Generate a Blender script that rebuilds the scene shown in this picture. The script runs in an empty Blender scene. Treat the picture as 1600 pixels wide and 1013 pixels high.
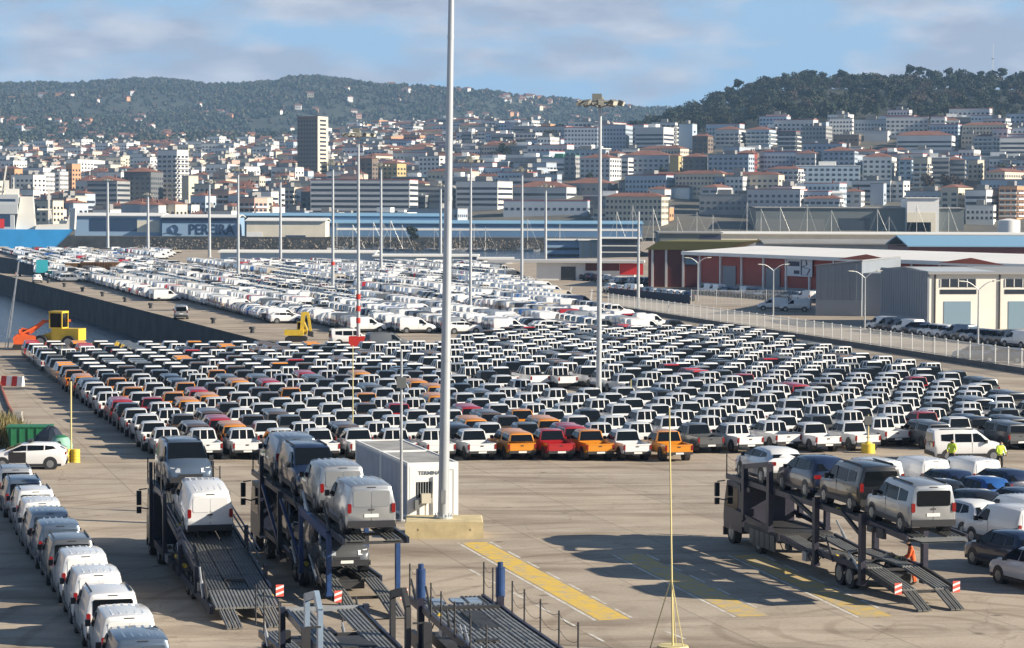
import bpy, math, random
import numpy as np
from mathutils import Vector, Matrix

R = math.radians
SC = bpy.context.scene
COL = SC.collection
rnd = random.Random(7)

# ---------------------------------------------------------------- camera
CAM_H, FPX, CXP, CYP, YH = 14.5, 4000.0, 800.0, 506.5, 327.0
PITCH = math.atan((CYP - YH) / FPX)
cam_d = bpy.data.cameras.new('camera')
cam_d.sensor_width = 36.0
cam_d.lens = FPX / 1600.0 * 36.0
cam_d.clip_start = 1.0
cam_d.clip_end = 20000.0
cam = bpy.data.objects.new('camera', cam_d)
COL.objects.link(cam)
cam.location = (0, 0, CAM_H)
cam.rotation_euler = (R(90) - PITCH, 0, 0)
cam.rotation_mode = 'XYZ'
# a very slight roll, the photographer's
cam.matrix_world = Matrix.Translation((0, 0, CAM_H)) @ Matrix.Rotation(R(90) - PITCH, 4, 'X') @ Matrix.Rotation(R(0.2), 4, 'Z')
SC.camera = cam
HAZE = 0.000075

# ---------------------------------------------------------------- world: sky with broken cloud
SUN_EL, SUN_AZ = R(24.7), R(-16)    # the sun stands to the right (+X), a little behind the camera
sun_dir = Vector((math.cos(SUN_EL) * math.cos(SUN_AZ), math.cos(SUN_EL) * math.sin(SUN_AZ), math.sin(SUN_EL)))
W = bpy.data.worlds.new('World')
SC.world = W
W.use_nodes = True
nt = W.node_tree
nt.nodes.clear()
n_out = nt.nodes.new('ShaderNodeOutputWorld')
n_sky = nt.nodes.new('ShaderNodeTexSky')
n_sky.sky_type = 'NISHITA'
n_sky.sun_disc = False
n_sky.sun_elevation = SUN_EL
n_sky.sun_rotation = R(90) - SUN_AZ
n_sky.air_density = 1.0
n_sky.dust_density = 0.3
n_sky.ozone_density = 3.0
n_bg = nt.nodes.new('ShaderNodeBackground')
n_bg.inputs['Strength'].default_value = 0.05
n_cl = nt.nodes.new('ShaderNodeBackground')
n_cl.inputs['Color'].default_value = (0.50, 0.54, 0.64, 1)
n_cl.inputs['Strength'].default_value = 0.80
n_tc = nt.nodes.new('ShaderNodeTexCoord')
n_map = nt.nodes.new('ShaderNodeMapping')
n_map.inputs['Scale'].default_value = (9.0, 9.0, 27.0)
n_map.inputs['Location'].default_value = (1.35, 0.0, 0.4)
n_no = nt.nodes.new('ShaderNodeTexNoise')
n_no.inputs['Scale'].default_value = 1.5
n_no.inputs['Detail'].default_value = 7.0
n_no.inputs['Roughness'].default_value = 0.52
n_rp = nt.nodes.new('ShaderNodeValToRGB')
n_rp.color_ramp.elements[0].position = 0.42
n_rp.color_ramp.elements[1].position = 0.55
n_rp.color_ramp.elements[1].color = (0.9, 0.9, 0.9, 1)
n_mx = nt.nodes.new('ShaderNodeMixShader')
# the tops of the clouds catch light: a second noise brightens patches of them
n_no2 = nt.nodes.new('ShaderNodeTexNoise')
n_no2.inputs['Scale'].default_value = 3.1
n_no2.inputs['Detail'].default_value = 6.0
n_rp2 = nt.nodes.new('ShaderNodeValToRGB')
n_rp2.color_ramp.elements[0].position = 0.42
n_rp2.color_ramp.elements[0].color = (0.27, 0.30, 0.38, 1)
n_rp2.color_ramp.elements[1].position = 0.66
n_rp2.color_ramp.elements[1].color = (0.44, 0.45, 0.50, 1)
L = nt.links.new
L(n_tc.outputs['Generated'], n_map.inputs['Vector'])
L(n_map.outputs['Vector'], n_no.inputs['Vector'])
L(n_map.outputs['Vector'], n_no2.inputs['Vector'])
L(n_no.outputs['Fac'], n_rp.inputs['Fac'])
L(n_no2.outputs['Fac'], n_rp2.inputs['Fac'])
n_mc = nt.nodes.new('ShaderNodeMix'); n_mc.data_type = 'RGBA'
n_mc.inputs[6].default_value = (0.235, 0.37, 0.53, 1)          # thin blue between the clouds
L(n_rp.outputs['Color'], n_mc.inputs[0]); L(n_rp2.outputs['Color'], n_mc.inputs[7]); L(n_mc.outputs[2], n_cl.inputs['Color'])
L(n_sky.outputs['Color'], n_bg.inputs['Color'])
# the veil and its clouds thin out with height and leave the clear sky overhead
n_sx = nt.nodes.new('ShaderNodeSeparateXYZ'); L(n_tc.outputs['Generated'], n_sx.inputs[0])
n_mr = nt.nodes.new('ShaderNodeMapRange'); n_mr.inputs['From Min'].default_value = 0.10; n_mr.inputs['From Max'].default_value = 0.34
n_mr.inputs['To Min'].default_value = 1.0; n_mr.inputs['To Max'].default_value = 0.05; L(n_sx.outputs['Z'], n_mr.inputs['Value'])
L(n_mr.outputs['Result'], n_mx.inputs['Fac'])
L(n_bg.outputs['Background'], n_mx.inputs[1])
L(n_cl.outputs['Background'], n_mx.inputs[2])
L(n_mx.outputs['Shader'], n_out.inputs['Surface'])

# ---------------------------------------------------------------- sun
sun_d = bpy.data.lights.new('sun', 'SUN')
sun_d.energy = 5.0
sun_d.angle = R(0.53)
sun_d.color = (1.0, 0.88, 0.705)
sun = bpy.data.objects.new('sun', sun_d)
COL.objects.link(sun)
sun.rotation_euler = sun_dir.to_track_quat('Z', 'Y').to_euler()

SC.view_settings.view_transform = 'Standard'
SC.view_settings.look = 'None'
SC.view_settings.exposure = 0.92
SC.view_settings.gamma = 1.0
SC.render.engine = 'CYCLES'
SC.cycles.use_denoising = True
SC.cycles.max_bounces = 6
SC.cycles.transparent_max_bounces = 6
SC.cycles.volume_bounces = 0
SC.cycles.caustics_reflective = False
SC.cycles.caustics_refractive = False

# ---------------------------------------------------------------- photo pixel -> place
def ray(px, py):
    x = (px - CXP) / FPX; y = -(py - CYP) / FPX
    c, s = math.cos(PITCH), math.sin(PITCH)
    return (x, c + y * s, -s + y * c)
def G(px, py, z=0.0):            # the point at height z seen at that pixel
    r = ray(px, py); t = (z - CAM_H) / r[2]
    return Vector((r[0] * t, r[1] * t, z))
def A(px, py, Y):                # the point at distance Y seen at that pixel
    r = ray(px, py); t = Y / r[1]
    return Vector((r[0] * t, Y, CAM_H + r[2] * t))

# ---------------------------------------------------------------- materials
MATS = {}
def mat(name, col, rough=0.6, metal=0.0, coat=0.0, var=0.0, vscale=3.0, spec=0.5, bump=0.0, bscale=20.0, coords='Object'):
    if name in MATS: return MATS[name]
    m = bpy.data.materials.new(name); m.use_nodes = True
    t = m.node_tree; b = t.nodes['Principled BSDF']
    b.inputs['Base Color'].default_value = (*col, 1)
    b.inputs['Roughness'].default_value = rough
    b.inputs['Metallic'].default_value = metal
    b.inputs['Specular IOR Level'].default_value = spec
    if coat:
        b.inputs['Coat Weight'].default_value = coat
        b.inputs['Coat Roughness'].default_value = 0.06
    if var or bump:
        tc = t.nodes.new('ShaderNodeTexCoord')
        if var:
            n = t.nodes.new('ShaderNodeTexNoise'); n.inputs['Scale'].default_value = vscale
            n.inputs['Detail'].default_value = 6; n.inputs['Roughness'].default_value = 0.6
            t.links.new(tc.outputs[coords], n.inputs['Vector'])
            r = t.nodes.new('ShaderNodeValToRGB')
            r.color_ramp.elements[0].position = 0.3; r.color_ramp.elements[1].position = 0.7
            r.color_ramp.elements[0].color = (*[max(0, c * (1 - var)) for c in col], 1)
            r.color_ramp.elements[1].color = (*[min(1, c * (1 + var)) for c in col], 1)
            t.links.new(n.outputs['Fac'], r.inputs['Fac'])
            t.links.new(r.outputs['Color'], b.inputs['Base Color'])
        if bump:
            n2 = t.nodes.new('ShaderNodeTexNoise'); n2.inputs['Scale'].default_value = bscale
            n2.inputs['Detail'].default_value = 4
            t.links.new(tc.outputs[coords], n2.inputs['Vector'])
            bp = t.nodes.new('ShaderNodeBump'); bp.inputs['Strength'].default_value = bump
            t.links.new(n2.outputs['Fac'], bp.inputs['Height'])
            t.links.new(bp.outputs['Normal'], b.inputs['Normal'])
    MATS[name] = m
    return m

# ---------------------------------------------------------------- mesh builder
class MB:
    def __init__(s): s.v = []; s.f = []; s.m = []
    def add(s, vs, fs, m=0):
        o = len(s.v); s.v.extend([tuple(p) for p in vs])
        for f in fs: s.f.append([i + o for i in f]); s.m.append(m)
        return s
    def box(s, x0, x1, y0, y1, z0, z1, m=0):
        v = [(x0,y0,z0),(x1,y0,z0),(x1,y1,z0),(x0,y1,z0),(x0,y0,z1),(x1,y0,z1),(x1,y1,z1),(x0,y1,z1)]
        return s.add(v, [(0,3,2,1),(4,5,6,7),(0,1,5,4),(1,2,6,5),(2,3,7,6),(3,0,4,7)], m)
    def bar(s, p, q, w, h=None, m=0, up=(0, 0, 1)):     # a box beam from p to q
        h = w if h is None else h
        p = Vector(p); q = Vector(q); d = (q - p).normalized(); u = Vector(up)
        if abs(d.dot(u)) > 0.98: u = Vector((0, 1, 0))
        a = d.cross(u).normalized(); b = a.cross(d).normalized()
        a = a * (w / 2); b = b * (h / 2)
        v = [p-a-b, p+a-b, p+a+b, p-a+b, q-a-b, q+a-b, q+a+b, q-a+b]
        return s.add(v, [(0,1,2,3),(7,6,5,4),(0,4,5,1),(1,5,6,2),(2,6,7,3),(3,7,4,0)], m)
    def cyl(s, p, q, r0, r1=None, n=12, m=0, caps=True):
        r1 = r0 if r1 is None else r1
        p = Vector(p); q = Vector(q); d = (q - p).normalized()
        u = Vector((0, 0, 1)) if abs(d.z) < 0.9 else Vector((1, 0, 0))
        a = d.cross(u).normalized(); b = d.cross(a).normalized()
        vs = []
        for k in range(n):
            t = 2 * math.pi * k / n; e = a * math.cos(t) + b * math.sin(t)
            vs.append(p + e * r0); vs.append(q + e * r1)
        fs = [(2*k, 2*k+1, (2*k+3) % (2*n), (2*k+2) % (2*n)) for k in range(n)]
        if caps:
            fs.append([2*k for k in range(n)]); fs.append([2*k+1 for k in reversed(range(n))])
        return s.add(vs, fs, m)
    def prism(s, poly, axis, a0, a1, m=0):              # polygon pushed along an axis: 'x' takes (y,z), 'y' (x,z), 'z' (x,y)
        def P(u, v, w): return {'x': (w, u, v), 'y': (u, w, v), 'z': (u, v, w)}[axis]
        n = len(poly); vs = [P(u, v, a0) for u, v in poly] + [P(u, v, a1) for u, v in poly]
        fs = [list(range(n)), list(range(2*n-1, n-1, -1))] + [(k, n+k, n+(k+1) % n, (k+1) % n) for k in range(n)]
        return s.add(vs, fs, m)
    def loft(s, rings, m=0, caps=True):
        n = len(rings[0]); vs = [p for r in rings for p in r]; fs = []
        for i in range(len(rings) - 1):
            for k in range(n - 1):
                a = i * n + k; fs.append((a, a + n, a + n + 1, a + 1))
            fs.append((i*n + n-1, i*n+n + n-1, i*n+n, i*n))
        if caps:
            fs.append(list(range(n))); fs.append([(len(rings)-1)*n + k for k in reversed(range(n))])
        return s.add(vs, fs, m)
    def mesh(s, name, mats, smooth=None):
        me = bpy.data.meshes.new(name)
        me.from_pydata(s.v, [], s.f)
        if any(s.m): me.polygons.foreach_set('material_index', s.m)
        for mm in mats: me.materials.append(mm)
        fix_normals(me)
        if smooth is not None:
            me.polygons.foreach_set('use_smooth', [True] * len(me.polygons))
            me.set_sharp_from_angle(angle=R(smooth))
        me.update()
        return me
    def obj(s, name, mats, parent=None, loc=None, rz=0.0, smooth=None):
        if not isinstance(mats, (list, tuple)): mats = [mats]
        return put(name, s.mesh(name, mats, smooth), parent, loc, rz)

import bmesh
def fix_normals(me):
    bm = bmesh.new(); bm.from_mesh(me)
    bmesh.ops.recalc_face_normals(bm, faces=bm.faces)
    bm.to_mesh(me); bm.free()
def put(name, data, parent=None, loc=None, rz=0.0, rx=0.0):
    o = bpy.data.objects.new(name, data)
    COL.objects.link(o)
    if parent is not None: o.parent = parent
    if loc is not None: o.location = loc
    if rz or rx:
        o.rotation_mode = 'XYZ'; o.rotation_euler = (rx, 0, rz)
    return o
def tag(o, label=None, cat=None, group=None, kind=None):
    if label: o['label'] = label
    if cat: o['category'] = cat
    if group: o['group'] = group
    if kind: o['kind'] = kind
    return o
def thing(name, label, cat, loc=(0, 0, 0), rz=0.0, group=None, rx=0.0):
    return tag(put(name, None, None, loc, rz, rx), label, cat, group)
HD = R(15)                              # the whole yard is laid out 15 degrees off the view axis
def along(p, u, v=0.0, z=None):          # from p, u metres along the yard's lanes and v across them
    return Vector((p[0] - math.sin(HD) * u + math.cos(HD) * v, p[1] + math.cos(HD) * u + math.sin(HD) * v, p[2] if z is None else z))
# ================================================================ materials shared by many things
M_DARK = mat('black_rubber', (0.018, 0.018, 0.02), 0.75)
M_TRIM = mat('black_plastic', (0.025, 0.026, 0.03), 0.5)
M_GLASS = mat('dark_car_glass', (0.006, 0.008, 0.011), 0.06, spec=0.22)
M_STEEL = mat('galvanised_steel', (0.42, 0.44, 0.46), 0.45, metal=0.6, var=0.15, vscale=2)
M_WHITE = mat('white_paint', (0.78, 0.78, 0.77), 0.5, var=0.04, vscale=0.6)
M_RED = mat('red_paint', (0.55, 0.03, 0.02), 0.5)
M_YEL = mat('yellow_paint', (0.72, 0.52, 0.05), 0.55, var=0.12, vscale=3)
M_CONC = mat('grey_concrete', (0.33, 0.32, 0.30), 0.85, var=0.2, vscale=0.5, bump=0.2, bscale=6)

# ================================================================ ground
from mathutils.geometry import tessellate_polygon
def ground_material():
    m = bpy.data.materials.new('yard_concrete'); m.use_nodes = True
    t = m.node_tree; b = t.nodes['Principled BSDF']; N = t.nodes.new; K = t.links.new
    b.inputs['Roughness'].default_value = 0.8
    b.inputs['Specular IOR Level'].default_value = 0.3
    tc = N('ShaderNodeTexCoord'); mp = N('ShaderNodeMapping'); mp.inputs['Rotation'].default_value = (0, 0, -HD)
    K(tc.outputs['Object'], mp.inputs['Vector'])
    def noise(scale, detail=5, rough=0.6, vec=None, dist=0.0):
        n = N('ShaderNodeTexNoise'); n.inputs['Scale'].default_value = scale; n.inputs['Detail'].default_value = detail
        n.inputs['Roughness'].default_value = rough; n.inputs['Distortion'].default_value = dist
        K(vec or mp.outputs['Vector'], n.inputs['Vector']); return n
    def ramp(src, p0, p1, c0, c1):
        r = N('ShaderNodeValToRGB'); e = r.color_ramp.elements
        e[0].position = p0; e[1].position = p1; e[0].color = (*c0, 1); e[1].color = (*c1, 1)
        K(src, r.inputs['Fac']); return r
    def mix(fac, a, c, mode='MIX'):
        x = N('ShaderNodeMix'); x.data_type = 'RGBA'; x.blend_type = mode
        if isinstance(fac, float): x.inputs[0].default_value = fac
        else: K(fac, x.inputs[0])
        K(a, x.inputs[6]); K(c, x.inputs[7]); return x.outputs[2]
    base = ramp(noise(0.35, 8).outputs['Fac'], 0.3, 0.72, (0.365, 0.312, 0.250), (0.480, 0.418, 0.342))
    fine = ramp(noise(7.0, 6, 0.7).outputs['Fac'], 0.3, 0.7, (0.80, 0.80, 0.80), (1.06, 1.06, 1.06))
    c = mix(1.0, base.outputs['Color'], fine.outputs['Color'], 'MULTIPLY')
    # broad oily and tyre-worn stains, drawn out along the lanes
    mp2 = N('ShaderNodeMapping'); mp2.inputs['Rotation'].default_value = (0, 0, R(62)); mp2.inputs['Scale'].default_value = (0.05, 0.22, 1)
    K(tc.outputs['Object'], mp2.inputs['Vector'])
    st = ramp(noise(1.3, 7, 0.62, mp2.outputs['Vector'], 0.6).outputs['Fac'], 0.48, 0.68, (1, 1, 1), (0.56, 0.52, 0.49))
    c = mix(1.0, c, st.outputs['Color'], 'MULTIPLY')
    sp = ramp(noise(1.1, 3, 0.5).outputs['Fac'], 0.66, 0.74, (1, 1, 1), (0.72, 0.70, 0.68))
    c = mix(1.0, c, sp.outputs['Color'], 'MULTIPLY')
    # cast slabs: every bay a slightly different tone, dark joints
    br = N('ShaderNodeTexBrick'); br.offset = 0.0; br.squash = 1.0
    br.inputs['Color1'].default_value = (0.88, 0.88, 0.89, 1); br.inputs['Color2'].default_value = (1.06, 1.05, 1.03, 1)
    br.inputs['Mortar'].default_value = (0.62, 0.60, 0.58, 1)
    br.inputs['Scale'].default_value = 1.0; br.inputs['Mortar Size'].default_value = 0.035
    br.inputs['Brick Width'].default_value = 5.0; br.inputs['Row Height'].default_value = 5.0
    K(mp.outputs['Vector'], br.inputs['Vector'])
    c = mix(0.8, c, mix(1.0, c, br.outputs['Color'], 'MULTIPLY'))
    # curved tyre marks: thin dark arcs where vehicles swing round, broken up by a mask
    wv = N('ShaderNodeTexWave'); wv.wave_type = 'RINGS'; wv.rings_direction = 'Z'; wv.inputs['Scale'].default_value = 0.16; wv.inputs['Distortion'].default_value = 5.0; wv.inputs['Detail'].default_value = 2.0; wv.inputs['Detail Scale'].default_value = 0.25
    mp3 = N('ShaderNodeMapping'); mp3.inputs['Location'].default_value = (-14, -88, 0); K(tc.outputs['Object'], mp3.inputs['Vector']); K(mp3.outputs['Vector'], wv.inputs['Vector'])
    ty = ramp(wv.outputs['Fac'], 0.82, 0.97, (1, 1, 1), (0.78, 0.76, 0.74)); mk = ramp(noise(0.09, 3, 0.5).outputs['Fac'], 0.47, 0.60, (0, 0, 0), (1, 1, 1))
    c = mix(mk.outputs['Color'], c, mix(1.0, c, ty.outputs['Color'], 'MULTIPLY'))
    # oil drips and fine cracks
    vo = N('ShaderNodeTexVoronoi'); vo.inputs['Scale'].default_value = 0.55; K(mp.outputs['Vector'], vo.inputs['Vector'])
    oil = ramp(vo.outputs['Distance'], 0.05, 0.16, (0.45, 0.43, 0.42), (1, 1, 1)); mk2 = ramp(noise(0.3, 2, 0.5).outputs['Fac'], 0.52, 0.60, (0, 0, 0), (1, 1, 1))
    c = mix(mk2.outputs['Color'], c, mix(1.0, c, oil.outputs['Color'], 'MULTIPLY'))
    vc = N('ShaderNodeTexVoronoi'); vc.feature = 'DISTANCE_TO_EDGE'; vc.inputs['Scale'].default_value = 0.22; vc.inputs['Randomness'].default_value = 1.0
    nd = noise(0.8, 4, 0.6); wm_ = N('ShaderNodeVectorMath'); wm_.operation = 'ADD'; K(mp.outputs['Vector'], wm_.inputs[0]); K(nd.outputs['Color'], wm_.inputs[1]); K(wm_.outputs[0], vc.inputs['Vector'])
    ck = ramp(vc.outputs['Distance'], 0.003, 0.010, (0.78, 0.76, 0.74), (1, 1, 1)); mk3 = ramp(noise(0.06, 2, 0.5).outputs['Fac'], 0.50, 0.56, (0, 0, 0), (1, 1, 1))
    c = mix(mk3.outputs['Color'], c, mix(1.0, c, ck.outputs['Color'], 'MULTIPLY'))
    K(c, b.inputs['Base Color'])
    bp = N('ShaderNodeBump'); bp.inputs['Strength'].default_value = 0.15; bp.inputs['Distance'].default_value = 0.02
    K(noise(12.0, 4).outputs['Fac'], bp.inputs['Height']); K(bp.outputs['Normal'], b.inputs['Normal'])
    return m
GPOLY = [(-200, 20), (330, 20), (720, 1200), (45, 1200), (45, 790), (-20, 715), (-70, 720), (-100, 890), (-196, 905),
         (-151, 753), (-91, 574), (-97, 540), (-112, 562), (-128, 612), (-110, 552), (-27, 279), (-24, 274.5), (-200, 274.5)]
def flat_poly(poly, z):
    tri = tessellate_polygon([[Vector((x, y, 0)) for x, y in poly]])
    return [(x, y, z) for x, y in poly], [tuple(t) for t in tri]
gm = MB(); v, f = flat_poly(GPOLY, 0.0); gm.add(v, f)
g_ob = gm.obj('ground', ground_material()); tag(g_ob, kind='structure')
for p in g_ob.data.polygons:
    if p.normal.z < 0: p.flip()
M_QUAY = mat('wet_quay_wall', (0.045, 0.047, 0.048), 0.8, var=0.6, vscale=0.25, bump=0.3, bscale=0.8)
qw = MB()
for i in range(len(GPOLY)):
    a = GPOLY[i]; b_ = GPOLY[(i + 1) % len(GPOLY)]
    qw.add([(a[0], a[1], -0.004), (b_[0], b_[1], -0.004), (b_[0], b_[1], -6), (a[0], a[1], -6)], [(0, 1, 2, 3)])
tag(qw.obj('quay_wall', M_QUAY), kind='structure')
# coping stones along the pier and bollards
M_WATER = bpy.data.materials.new('harbour_water'); M_WATER.use_nodes = True
_t = M_WATER.node_tree; _b = _t.nodes['Principled BSDF']
_b.inputs['Base Color'].default_value = (0.012, 0.035, 0.075, 1); _b.inputs['Roughness'].default_value = 0.12
_n = _t.nodes.new('ShaderNodeTexNoise'); _n.inputs['Scale'].default_value = 0.9; _n.inputs['Detail'].default_value = 6
_c = _t.nodes.new('ShaderNodeTexCoord'); _t.links.new(_c.outputs['Object'], _n.inputs['Vector'])
_p = _t.nodes.new('ShaderNodeBump'); _p.inputs['Strength'].default_value = 0.9; _p.inputs['Distance'].default_value = 0.5
_t.links.new(_n.outputs['Fac'], _p.inputs['Height']); _t.links.new(_p.outputs['Normal'], _b.inputs['Normal'])
wm = MB(); wm.add([(-900, 200, -4.2), (300, 200, -4.2), (300, 1400, -4.2), (-900, 1400, -4.2)], [(0, 1, 2, 3)])
tag(wm.obj('water', M_WATER), kind='structure')

# ---------------------------------------------------------------- painted markings, sheets a few millimetres above the yard
def paint_material(name, col, wear):
    m = bpy.data.materials.new(name); m.use_nodes = True
    t = m.node_tree; b = t.nodes['Principled BSDF']; b.inputs['Roughness'].default_value = 0.7
    tc = t.nodes.new('ShaderNodeTexCoord'); n = t.nodes.new('ShaderNodeTexNoise')
    n.inputs['Scale'].default_value = 1.6; n.inputs['Detail'].default_value = 8; n.inputs['Roughness'].default_value = 0.7
    t.links.new(tc.outputs['Object'], n.inputs['Vector'])
    r = t.nodes.new('ShaderNodeValToRGB'); e = r.color_ramp.elements
    e[0].position = wear; e[1].position = wear + 0.16
    e[0].color = (0.40, 0.35, 0.27, 1); e[1].color = (*col, 1)
    t.links.new(n.outputs['Fac'], r.inputs['Fac']); t.links.new(r.outputs['Color'], b.inputs['Base Color'])
    return m
M_LINEY = paint_material('worn_yellow_marking', (0.66, 0.45, 0.07), 0.37)
M_LINEY2 = paint_material('faded_yellow_marking', (0.58, 0.41, 0.11), 0.42)
M_LINEW = paint_material('worn_white_marking', (0.62, 0.60, 0.56), 0.38)
def strip(p, q, w, material, name='painted_marking', z=0.004, off=0.0):
    p = Vector((p[0], p[1], 0)); q = Vector((q[0], q[1], 0)); d = (q - p).normalized(); n = Vector((d.y, -d.x, 0))
    p = p + n * off; q = q + n * off; k = MB()
    k.add([p - n*w/2, q - n*w/2, q + n*w/2, p + n*w/2], [(0, 1, 2, 3)])
    for i in range(4): k.v[i] = (k.v[i][0], k.v[i][1], z)
    return tag(k.obj(name, material), kind='structure')
def dashes(p, q, w, on, gap, material, off=0.0):
    p = Vector((p[0], p[1], 0)); q = Vector((q[0], q[1], 0)); Ld = (q - p).length; d = (q - p) / Ld; s = 0
    while s + on < Ld:
        strip(p + d * s, p + d * (s + on), w, material, off=off); s += on + gap
for (a, b_), mm in ((((742, 848), (962, 968)), M_LINEY), (((985, 866), (1180, 962)), M_LINEY2), (((1165, 866), (1372, 962)), M_LINEY2)):
    pa, pb = G(*a), G(*b_)
    strip(pa, pb, 1.15, mm)
    strip(pa, pb, 0.12, M_LINEW, off=0.72, z=0.004)
    dashes(pa, pb, 0.12, 2.0, 1.2, M_LINEW, off=-0.72)
for a, b_ in (((735, 890), (960, 1010)), ((1040, 985), (1110, 1013))):
    dashes(G(*a), G(*b_), 0.12, 1.8, 1.4, M_LINEW)
for y_ in (742, 757):
    strip(G(720, y_), G(1140, y_ - 1), 0.13, M_LINEW, z=0.004)
strip(G(858, 468), G(862, 445), 0.3, M_LINEW); strip(G(888, 470), G(893, 448), 0.3, M_LINEW); strip(G(922, 480), G(925, 452), 0.3, M_LINEW)

# ================================================================ city ground and hills
SKY_PX = [-500, 0, 100, 112, 122, 200, 226, 262, 300, 340, 400, 452, 466, 500, 560, 630, 700, 760, 800, 880, 920, 1000, 2100]
SKY_Y = [150, 137, 137, 143, 138, 132, 130, 130, 134, 140, 142, 139, 133, 129, 134, 145, 151, 152, 157, 162, 169, 176, 200]
def sstep(a, b, x):
    t = np.clip((x - a) / (b - a), 0, 1); return t * t * (3 - 2 * t)
def terrain(x, y):
    x = np.asarray(x, float); y = np.asarray(y, float); t = x / y
    slope = np.interp(t, [-0.25, -0.1, -0.03, 0.02, 0.3], [0.040, 0.046, 0.062, 0.092, 0.100])
    cap = np.interp(t, [-0.25, -0.03, 0.02, 0.3], [130, 95, 62, 62])
    z = 1.5 + np.minimum(np.maximum(y - 1260, 0) * slope, cap)
    z = z + sstep(30, 270, x) * 62 * np.exp(-((y - 2380) / 380.0) ** 2)
    px = x / 5500.0 * FPX + CXP
    top = CAM_H + (YH - np.interp(px, SKY_PX, SKY_Y)) / FPX * 5500.0
    k = np.exp(-((y - 5500) / 1000.0) ** 2)
    wob = 9 * np.sin(x / 170.0 + y / 310.0) + 7 * np.sin(x / 83.0 - y / 140.0 + 1.3) + 14 * np.sin(x / 420.0 + 2.0 - y / 260.0)
    z = z + (np.maximum(top - z, 0)) * k + wob * np.clip((y - 3300) / 1200.0, 0, 1) * (1 - 0.85 * np.exp(-((y - 5500) / 260.0) ** 2))
    return z
def tz(x, y): return float(terrain(x, y))
ts = np.linspace(-0.30, 0.30, 181); ys = np.concatenate([np.linspace(1180, 3000, 74), np.linspace(3030, 6600, 90)])
TT, YY = np.meshgrid(ts, ys); XX = TT * YY; ZZ = terrain(XX, YY)
nr, nc = TT.shape
vs = np.stack([XX.ravel(), YY.ravel(), ZZ.ravel()], 1)
idx = np.arange(nr * nc).reshape(nr, nc)
fs = np.stack([idx[:-1, :-1].ravel(), idx[:-1, 1:].ravel(), idx[1:, 1:].ravel(), idx[1:, :-1].ravel()], 1)
def np_mesh(name, v, f, mats, fm=None, smooth=False):
    me = bpy.data.meshes.new(name); k = f.shape[1]
    me.vertices.add(len(v)); me.vertices.foreach_set('co', np.ascontiguousarray(v, dtype=np.float32).ravel())
    me.loops.add(f.size); me.loops.foreach_set('vertex_index', np.ascontiguousarray(f, dtype=np.int32).ravel())
    me.polygons.add(len(f)); me.polygons.foreach_set('loop_start', np.arange(0, f.size, k, dtype=np.int32))
    for mm in mats: me.materials.append(mm)
    if fm is not None: me.polygons.foreach_set('material_index', np.ascontiguousarray(fm, dtype=np.int32))
    me.update(calc_edges=True); me.validate()
    if smooth: me.polygons.foreach_set('use_smooth', np.ones(len(f), dtype=bool))
    return me
M_HILL = mat('wooded_hillside', (0.030, 0.036, 0.024), 0.9, var=0.5, vscale=0.008)
M_CITYG = mat('city_ground', (0.105, 0.10, 0.085), 0.9, var=0.45, vscale=0.03)
cy = YY[:-1, :-1].ravel(); cp = (TT[:-1, :-1] * FPX + CXP).ravel(); city = cy < np.interp(cp, [0, 700, 860, 1000, 1700], [3000, 2900, 2100, 1960, 1940])
tag(put('hills', np_mesh('hills', vs, fs, [M_HILL, M_CITYG], city.astype(int), smooth=True)), kind='structure')
# ================================================================ vehicles
def paint(name, col, rough=0.28, metal=0.0):
    return mat('paint_' + name, col, rough, metal, coat=0.8, var=0.03, vscale=0.8)
P_WHITE = paint('white', (0.74, 0.75, 0.76)); P_SILVER = paint('silver', (0.36, 0.38, 0.40), 0.3, 0.5)
P_GREY = paint('grey', (0.12, 0.13, 0.14), 0.3, 0.4); P_BLACK = paint('black', (0.012, 0.013, 0.016))
P_NAVY = paint('navy', (0.012, 0.022, 0.06)); P_BLUE = paint('blue', (0.02, 0.09, 0.30))
P_ORANGE = paint('orange', (0.72, 0.27, 0.02), 0.3, 0.15); P_RED = paint('red', (0.36, 0.012, 0.016))
P_BRONZE = paint('bronze', (0.14, 0.10, 0.08), 0.3, 0.4); P_STEELB = paint('steel_blue', (0.10, 0.14, 0.20), 0.3, 0.4)
P_BEIGE = paint('beige', (0.45, 0.40, 0.33)); P_GREEN = paint('dark_green', (0.02, 0.06, 0.05))
M_TAIL = mat('red_lamp', (0.20, 0.008, 0.008), 0.25); M_HEAD = mat('headlamp', (0.55, 0.58, 0.62), 0.12, spec=0.8)
M_RIM = mat('wheel_rim', (0.34, 0.35, 0.36), 0.35, metal=0.7); M_PLATE = mat('number_plate', (0.75, 0.75, 0.72), 0.5)
M_LINER = mat('bed_liner', (0.03, 0.03, 0.032), 0.8); M_SEAM = mat('door_seam', (0.06, 0.06, 0.065), 0.7)
M_FILM = mat('white_film', (0.70, 0.72, 0.74), 0.5)

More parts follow.
